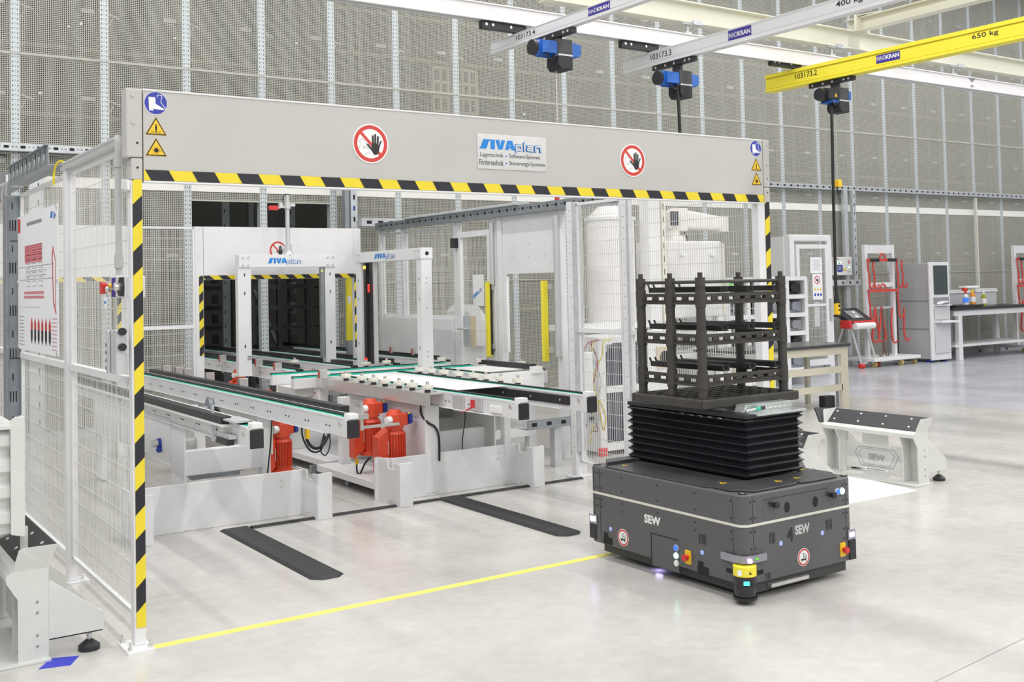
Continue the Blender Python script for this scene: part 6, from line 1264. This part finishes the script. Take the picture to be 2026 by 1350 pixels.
# hook trolleys
def hooktrolley(x, label):
    t = thing('hook_trolley', label, 'trolley', (x, 12.0, 0)); y = 11.92
    for q in (0.0, 0.74): build('upright', G().box(x + q, x + q + 0.07, y, y + 0.07, 0.14, 2.1), WHITE, t, bevel=0.004)
    build('crossbar', G().box(x + 0.07, x + 0.74, y + 0.01, y + 0.05, 1.95, 2.095), WHITE, t); build('crossbar', G().box(x, x + 0.81, y + 0.01, y + 0.04, 1.36, 1.44), WHITE, t); build('crossbar', G().box(x, x + 0.81, y + 0.01, y + 0.04, 0.98, 1.02), GALV, t)
    build('base', G().box(x - 0.22, x + 1.05, y - 0.30, y + 0.3, 0.10, 0.16), WHITE, t, bevel=0.01)
    for a, b in ((-0.1, -0.2), (0.55, -0.25), (0.98, -0.2)):
        g = G(); g.cyl((x + a - 0.02, y + b, 0.05), (x + a + 0.02, y + b, 0.05), 0.05, 14); g.box(x + a - 0.03, x + a + 0.03, y + b - 0.02, y + b + 0.03, 0.06, 0.10, 1); build('caster', g, [mat('caster_tan', (0.55, 0.42, 0.15), 0.5), STEEL], t)
    for zb in (1.83, 1.30):
        yh = y - 0.06
        h = thing('lifting_beam', ('upper' if zb > 1.5 else 'lower') + ' red lifting beam with hooks hanging on the ' + label, 'lifting beam', (x + 0.4, yh, zb))
        g = G(); g.bar((x - 0.02, yh, zb), (x + 0.8, yh, zb), 0.03, 0.045); build('beam', g, REDF, h)
        if zb > 1.5: g = G(); g.bar((x + 0.04, yh - 0.002, zb), (x + 0.28, yh - 0.002, zb), 0.04, 0.055); g.bar((x + 0.52, yh - 0.002, zb), (x + 0.76, yh - 0.002, zb), 0.04, 0.055); build('grip', g, BLACK, h)
        for q in (0.0, 0.14, 0.79, 0.93) if zb > 1.5 else (0.0, 0.79):
            g = G(); L = 0.42 if zb > 1.5 else 0.42; g.tube([(x + q, yh, zb), (x + q - 0.01, yh, zb - 0.15), (x + q + 0.02, yh, zb - 0.25), (x + q + 0.02, yh, zb - L), (x + q + 0.05, yh, zb - L - 0.06), (x + q + 0.11, yh, zb - L - 0.06), (x + q + 0.13, yh, zb - L)], 0.015); build('hook', g, REDF, h)
        g = G(); g.tube([(x + 0.32, yh, zb + 0.02), (x + 0.34, yh, zb + 0.09), (x + 0.39, yh, zb + 0.11), (x + 0.45, yh, zb + 0.07), (x + 0.46, yh, zb + 0.02)], 0.014); build('shackle', g, REDF, h)
    for q in (0.08, 0.26):
        s = thing('round_sling', ('left' if q < 0.1 else 'right') + ' red round sling on the ' + label, 'sling', (x + q, y - 0.05, 0.9))
        g = G(); g.tube([(x + q + 0.08, y - 0.05, 1.02), (x + q + 0.02, y - 0.05, 0.7), (x + q - 0.02, y - 0.05, 0.48), (x + q + 0.04, y - 0.05, 0.42), (x + q + 0.12, y - 0.05, 0.42), (x + q + 0.17, y - 0.05, 0.5), (x + q + 0.12, y - 0.05, 0.75), (x + q + 0.08, y - 0.05, 1.02)], 0.018); build('loop', g, REDF, s)
    s = thing('chain_sling', 'dark chain sling with hooks on the ' + label, 'chain', (x + 0.3, y - 0.07, 0.6)); g = G(); g.tube([(x + 0.32, y - 0.07, 0.98), (x + 0.33, y - 0.07, 0.3), (x + 0.26, y - 0.07, 0.15), (x + 0.22, y - 0.07, 0.2)], 0.012); g.tube([(x + 0.34, y - 0.07, 0.98), (x + 0.36, y - 0.07, 0.3), (x + 0.44, y - 0.07, 0.15), (x + 0.47, y - 0.07, 0.2)], 0.012); build('chain', g, mat('chain_brown', (0.14, 0.09, 0.07), 0.6), s)
    s = thing('chain_hook', 'red hook chain right of the slings on the ' + ('trolley near the cabinet' if x < 18 else 'trolley at the right edge'), 'hook', (x + 0.6, y - 0.06, 0.8)); g = G(); g.tube([(x + 0.62, y - 0.06, 1.0), (x + 0.58, y - 0.06, 0.75), (x + 0.60, y - 0.06, 0.45), (x + 0.66, y - 0.06, 0.38), (x + 0.73, y - 0.06, 0.41)], 0.016); g.tube([(x + 0.95, y - 0.06, 0.98), (x + 0.93, y - 0.06, 0.6), (x + 0.96, y - 0.06, 0.44), (x + 1.03, y - 0.06, 0.40), (x + 1.08, y - 0.06, 0.45)], 0.016); build('hook', g, REDF, s)
hooktrolley(15.42, 'white wheeled trolley between booth and cabinet'); hooktrolley(19.98, 'white wheeled trolley at the right picture edge')
# grey cabinet
gc = thing('computer_cabinet', 'tall grey cabinet with a dark window and open drawer beside the table', 'cabinet', (17, 11.9, 0))
build('housing', G().box(16.76, 17.30, 11.62, 12.28, 0.06, 1.76), mat('cabinet_grey', (0.46, 0.46, 0.47), 0.45), gc, bevel=0.008)
build('front_frame', G().box(16.74, 17.32, 11.59, 11.62, 0.04, 1.78), WHITE, gc, bevel=0.004); build('window', G().box(16.86, 17.26, 11.58, 11.59, 1.20, 1.72), mat('dark_glass', (0.06, 0.075, 0.075), 0.15), gc)
build('keyboard_bay', G().box(16.84, 17.28, 11.58, 11.59, 1.03, 1.15), TEXTG, gc); g = G(); g.box(16.86, 17.24, 11.50, 11.60, 1.0, 1.02); build('shelf', g, WHITE, gc)
g = G(); g.box(16.84, 17.28, 11.565, 11.585, 0.76, 0.99); g.box(16.84, 17.28, 11.565, 11.585, 0.16, 0.68); build('door', g, mat('cab_door', (0.62, 0.63, 0.64), 0.4), gc, bevel=0.004); build('drawer', G().box(16.84, 17.34, 11.42, 11.58, 0.70, 0.735), BRIGHTW, gc)
build('side_seam', G().box(16.752, 16.76, 11.64, 12.26, 0.58, 0.60).box(16.752, 16.76, 11.64, 12.26, 1.08, 1.10), TEXTG, gc)
build('foot', G().box(16.8, 16.88, 11.65, 11.75, 0, 0.06).box(17.2, 17.28, 11.65, 11.75, 0, 0.06), BLUEC, gc)
pp = thing('paper_pile', 'crumpled white papers in the bay of the grey cabinet', 'papers', (17, 11.55, 1.03)); g = G()
for i in range(5): g.bar((16.90 + i * 0.06, 11.52, 1.03 + 0.01 * i), (16.98 + i * 0.06, 11.56, 1.07 + 0.012 * (i % 2)), 0.08, 0.006)
build('sheet', g, PAPER, pp)
# table
tb = thing('work_table', 'light grey steel table with a black top at the right mesh wall', 'table', (18.6, 11.9, 0))
build('table_top', G().box(17.35, 19.95, 11.52, 12.3, 0.90, 0.95), mat('table_black', (0.03, 0.03, 0.032), 0.35), tb, bevel=0.004)
for x, y in ((17.50, 11.55), (19.72, 11.55), (17.50, 12.2), (19.72, 12.2)): build('leg', G().box(x, x + 0.12, y, y + 0.08, 0, 0.90), WHITE, tb, bevel=0.004)
build('top_rail', G().box(17.4, 19.85, 11.56, 11.6, 0.80, 0.90), WHITE, tb); build('lower_shelf', G().box(17.40, 19.85, 11.56, 12.25, 0.24, 0.28), WHITE, tb)
tag(build('black_mat', G().box(17.45, 18.3, 11.55, 11.95, 0.952, 0.99), BLACK, bevel=0.004), 'black tray on the left part of the grey table', 'tray')
for x0, x1, z1, lb in ((17.75, 18.62, 1.26, 'clear plastic parts box on the grey table'), (18.75, 19.45, 1.27, 'light grey plastic crate on the grey table')):
    t = thing('plastic_box', lb, 'box', (x0, 12.1, 0.95)); g = G(); g.box(x0, x1, 12.0, 12.02, 0.952, z1); g.box(x0, x0 + 0.02, 12.0, 12.25, 0.952, z1); g.box(x1 - 0.02, x1, 12.0, 12.25, 0.952, z1); g.box(x0, x1, 12.23, 12.25, 0.952, z1); build('wall', g, mat('box_grey', (0.55, 0.56, 0.57), 0.4), t, bevel=0.004); build('rim', G().box(x0 - 0.02, x1 + 0.02, 11.98, 12.0, z1 - 0.06, z1 - 0.03).box(x0, x1, 11.99, 12.0, z1 - 0.02, z1), SIGNW, t)
tag(build('cloth_pile', G().box(18.5, 18.95, 12.03, 12.2, 1.275, 1.33), PAPER, bevel=0.02), 'folded white cloth lying on the two plastic boxes', 'cloth')
def bottle(x, m1, m2, lb, spray=False, h=0.20):
    t = thing('spray_bottle' if spray else 'bottle', lb, 'bottle', (x, 11.75, 0.95)); z = 0.992 if x < 18.3 else 0.952
    g = G(); g.cyl((x, 11.75, z), (x, 11.75, z + h * 0.6), 0.05, 16); g.cyl((x, 11.75, z + h * 0.6), (x, 11.75, z + h * 0.8), 0.05, 16, 0, 0.02); build('body', g, m1, t)
    g = G(); g.cyl((x, 11.75, z + h * 0.8), (x, 11.75, z + h), 0.022, 12)
    if spray: g.box(x - 0.08, x + 0.05, 11.73, 11.77, z + h, z + h + 0.06)
    build('cap', g, m2, t, bevel=0.002); g = G(); g.cyl((x, 11.75, z + h * 0.15), (x, 11.75, z + h * 0.5), 0.0515, 16); build('sticker', g, SIGNW if not spray else BUTB, t)
bottle(18.05, PERSPEX, REDP, 'clear spray bottle with a red trigger on the table', True, 0.25); bottle(18.27, mat('bottle_orange', (0.75, 0.30, 0.03), 0.4), YEL, 'orange bottle with a yellow cap on the table', h=0.28); bottle(18.62, mat('bottle_olive', (0.35, 0.32, 0.03), 0.3), SIGNW, 'olive green bottle with a white cap on the table', h=0.28)
tag(build('ceiling_cable', G().tube([(1.6, 12.2, 3.08), (1.9, 12.2, 3.0)], 0.01), CABLE), 'short black cable under the wall channel at the left', 'cable')
# column hanging below the wall channel at the left, and channels at the far gate
s1 = thing('channel_upright', 'galvanised slotted upright below the wall cable channel at the left edge', 'upright', (2.15, 12.35, 1.5))
g = G(); g.box(2.17, 2.27, 12.3, 12.36, 0, 3.06); g.box(2.13, 2.17, 12.3, 12.36, 0, 3.06)
for i in range(16):
    g.box(2.214, 2.224, 12.298, 12.30, 0.15 + i * 0.18, 0.22 + i * 0.18, 1)
build('profile', g, [GALV, DARK], s1)
s2 = thing('channel_upright', 'galvanised slotted upright with blue cable ends right of the dark store opening', 'upright', (5.9, 12.35, 1.5))
g = G(); g.box(5.80, 5.86, 12.3, 12.38, 0, 3.06, 2); g.box(5.88, 5.97, 12.3, 12.36, 0, 3.06)
for i in range(17): g.box(5.915, 5.94, 12.298, 12.30, 0.7 + i * 0.14, 0.76 + i * 0.14, 3 if i % 2 else 1)
build('profile', g, [GALV, DARK, GALVD, BLUEC], s2)
g = G(); g.box(5.98, 6.7, 12.2, 12.3, 2.32, 2.42)
for i in range(4): g.box(6.05 + i * 0.16, 6.12 + i * 0.16, 12.198, 12.20, 2.35, 2.39, 1)
tag(build('cable_channel', g, [GALV, DARK]), 'short slotted channel joining the rear cable tray to the wall', 'channel')
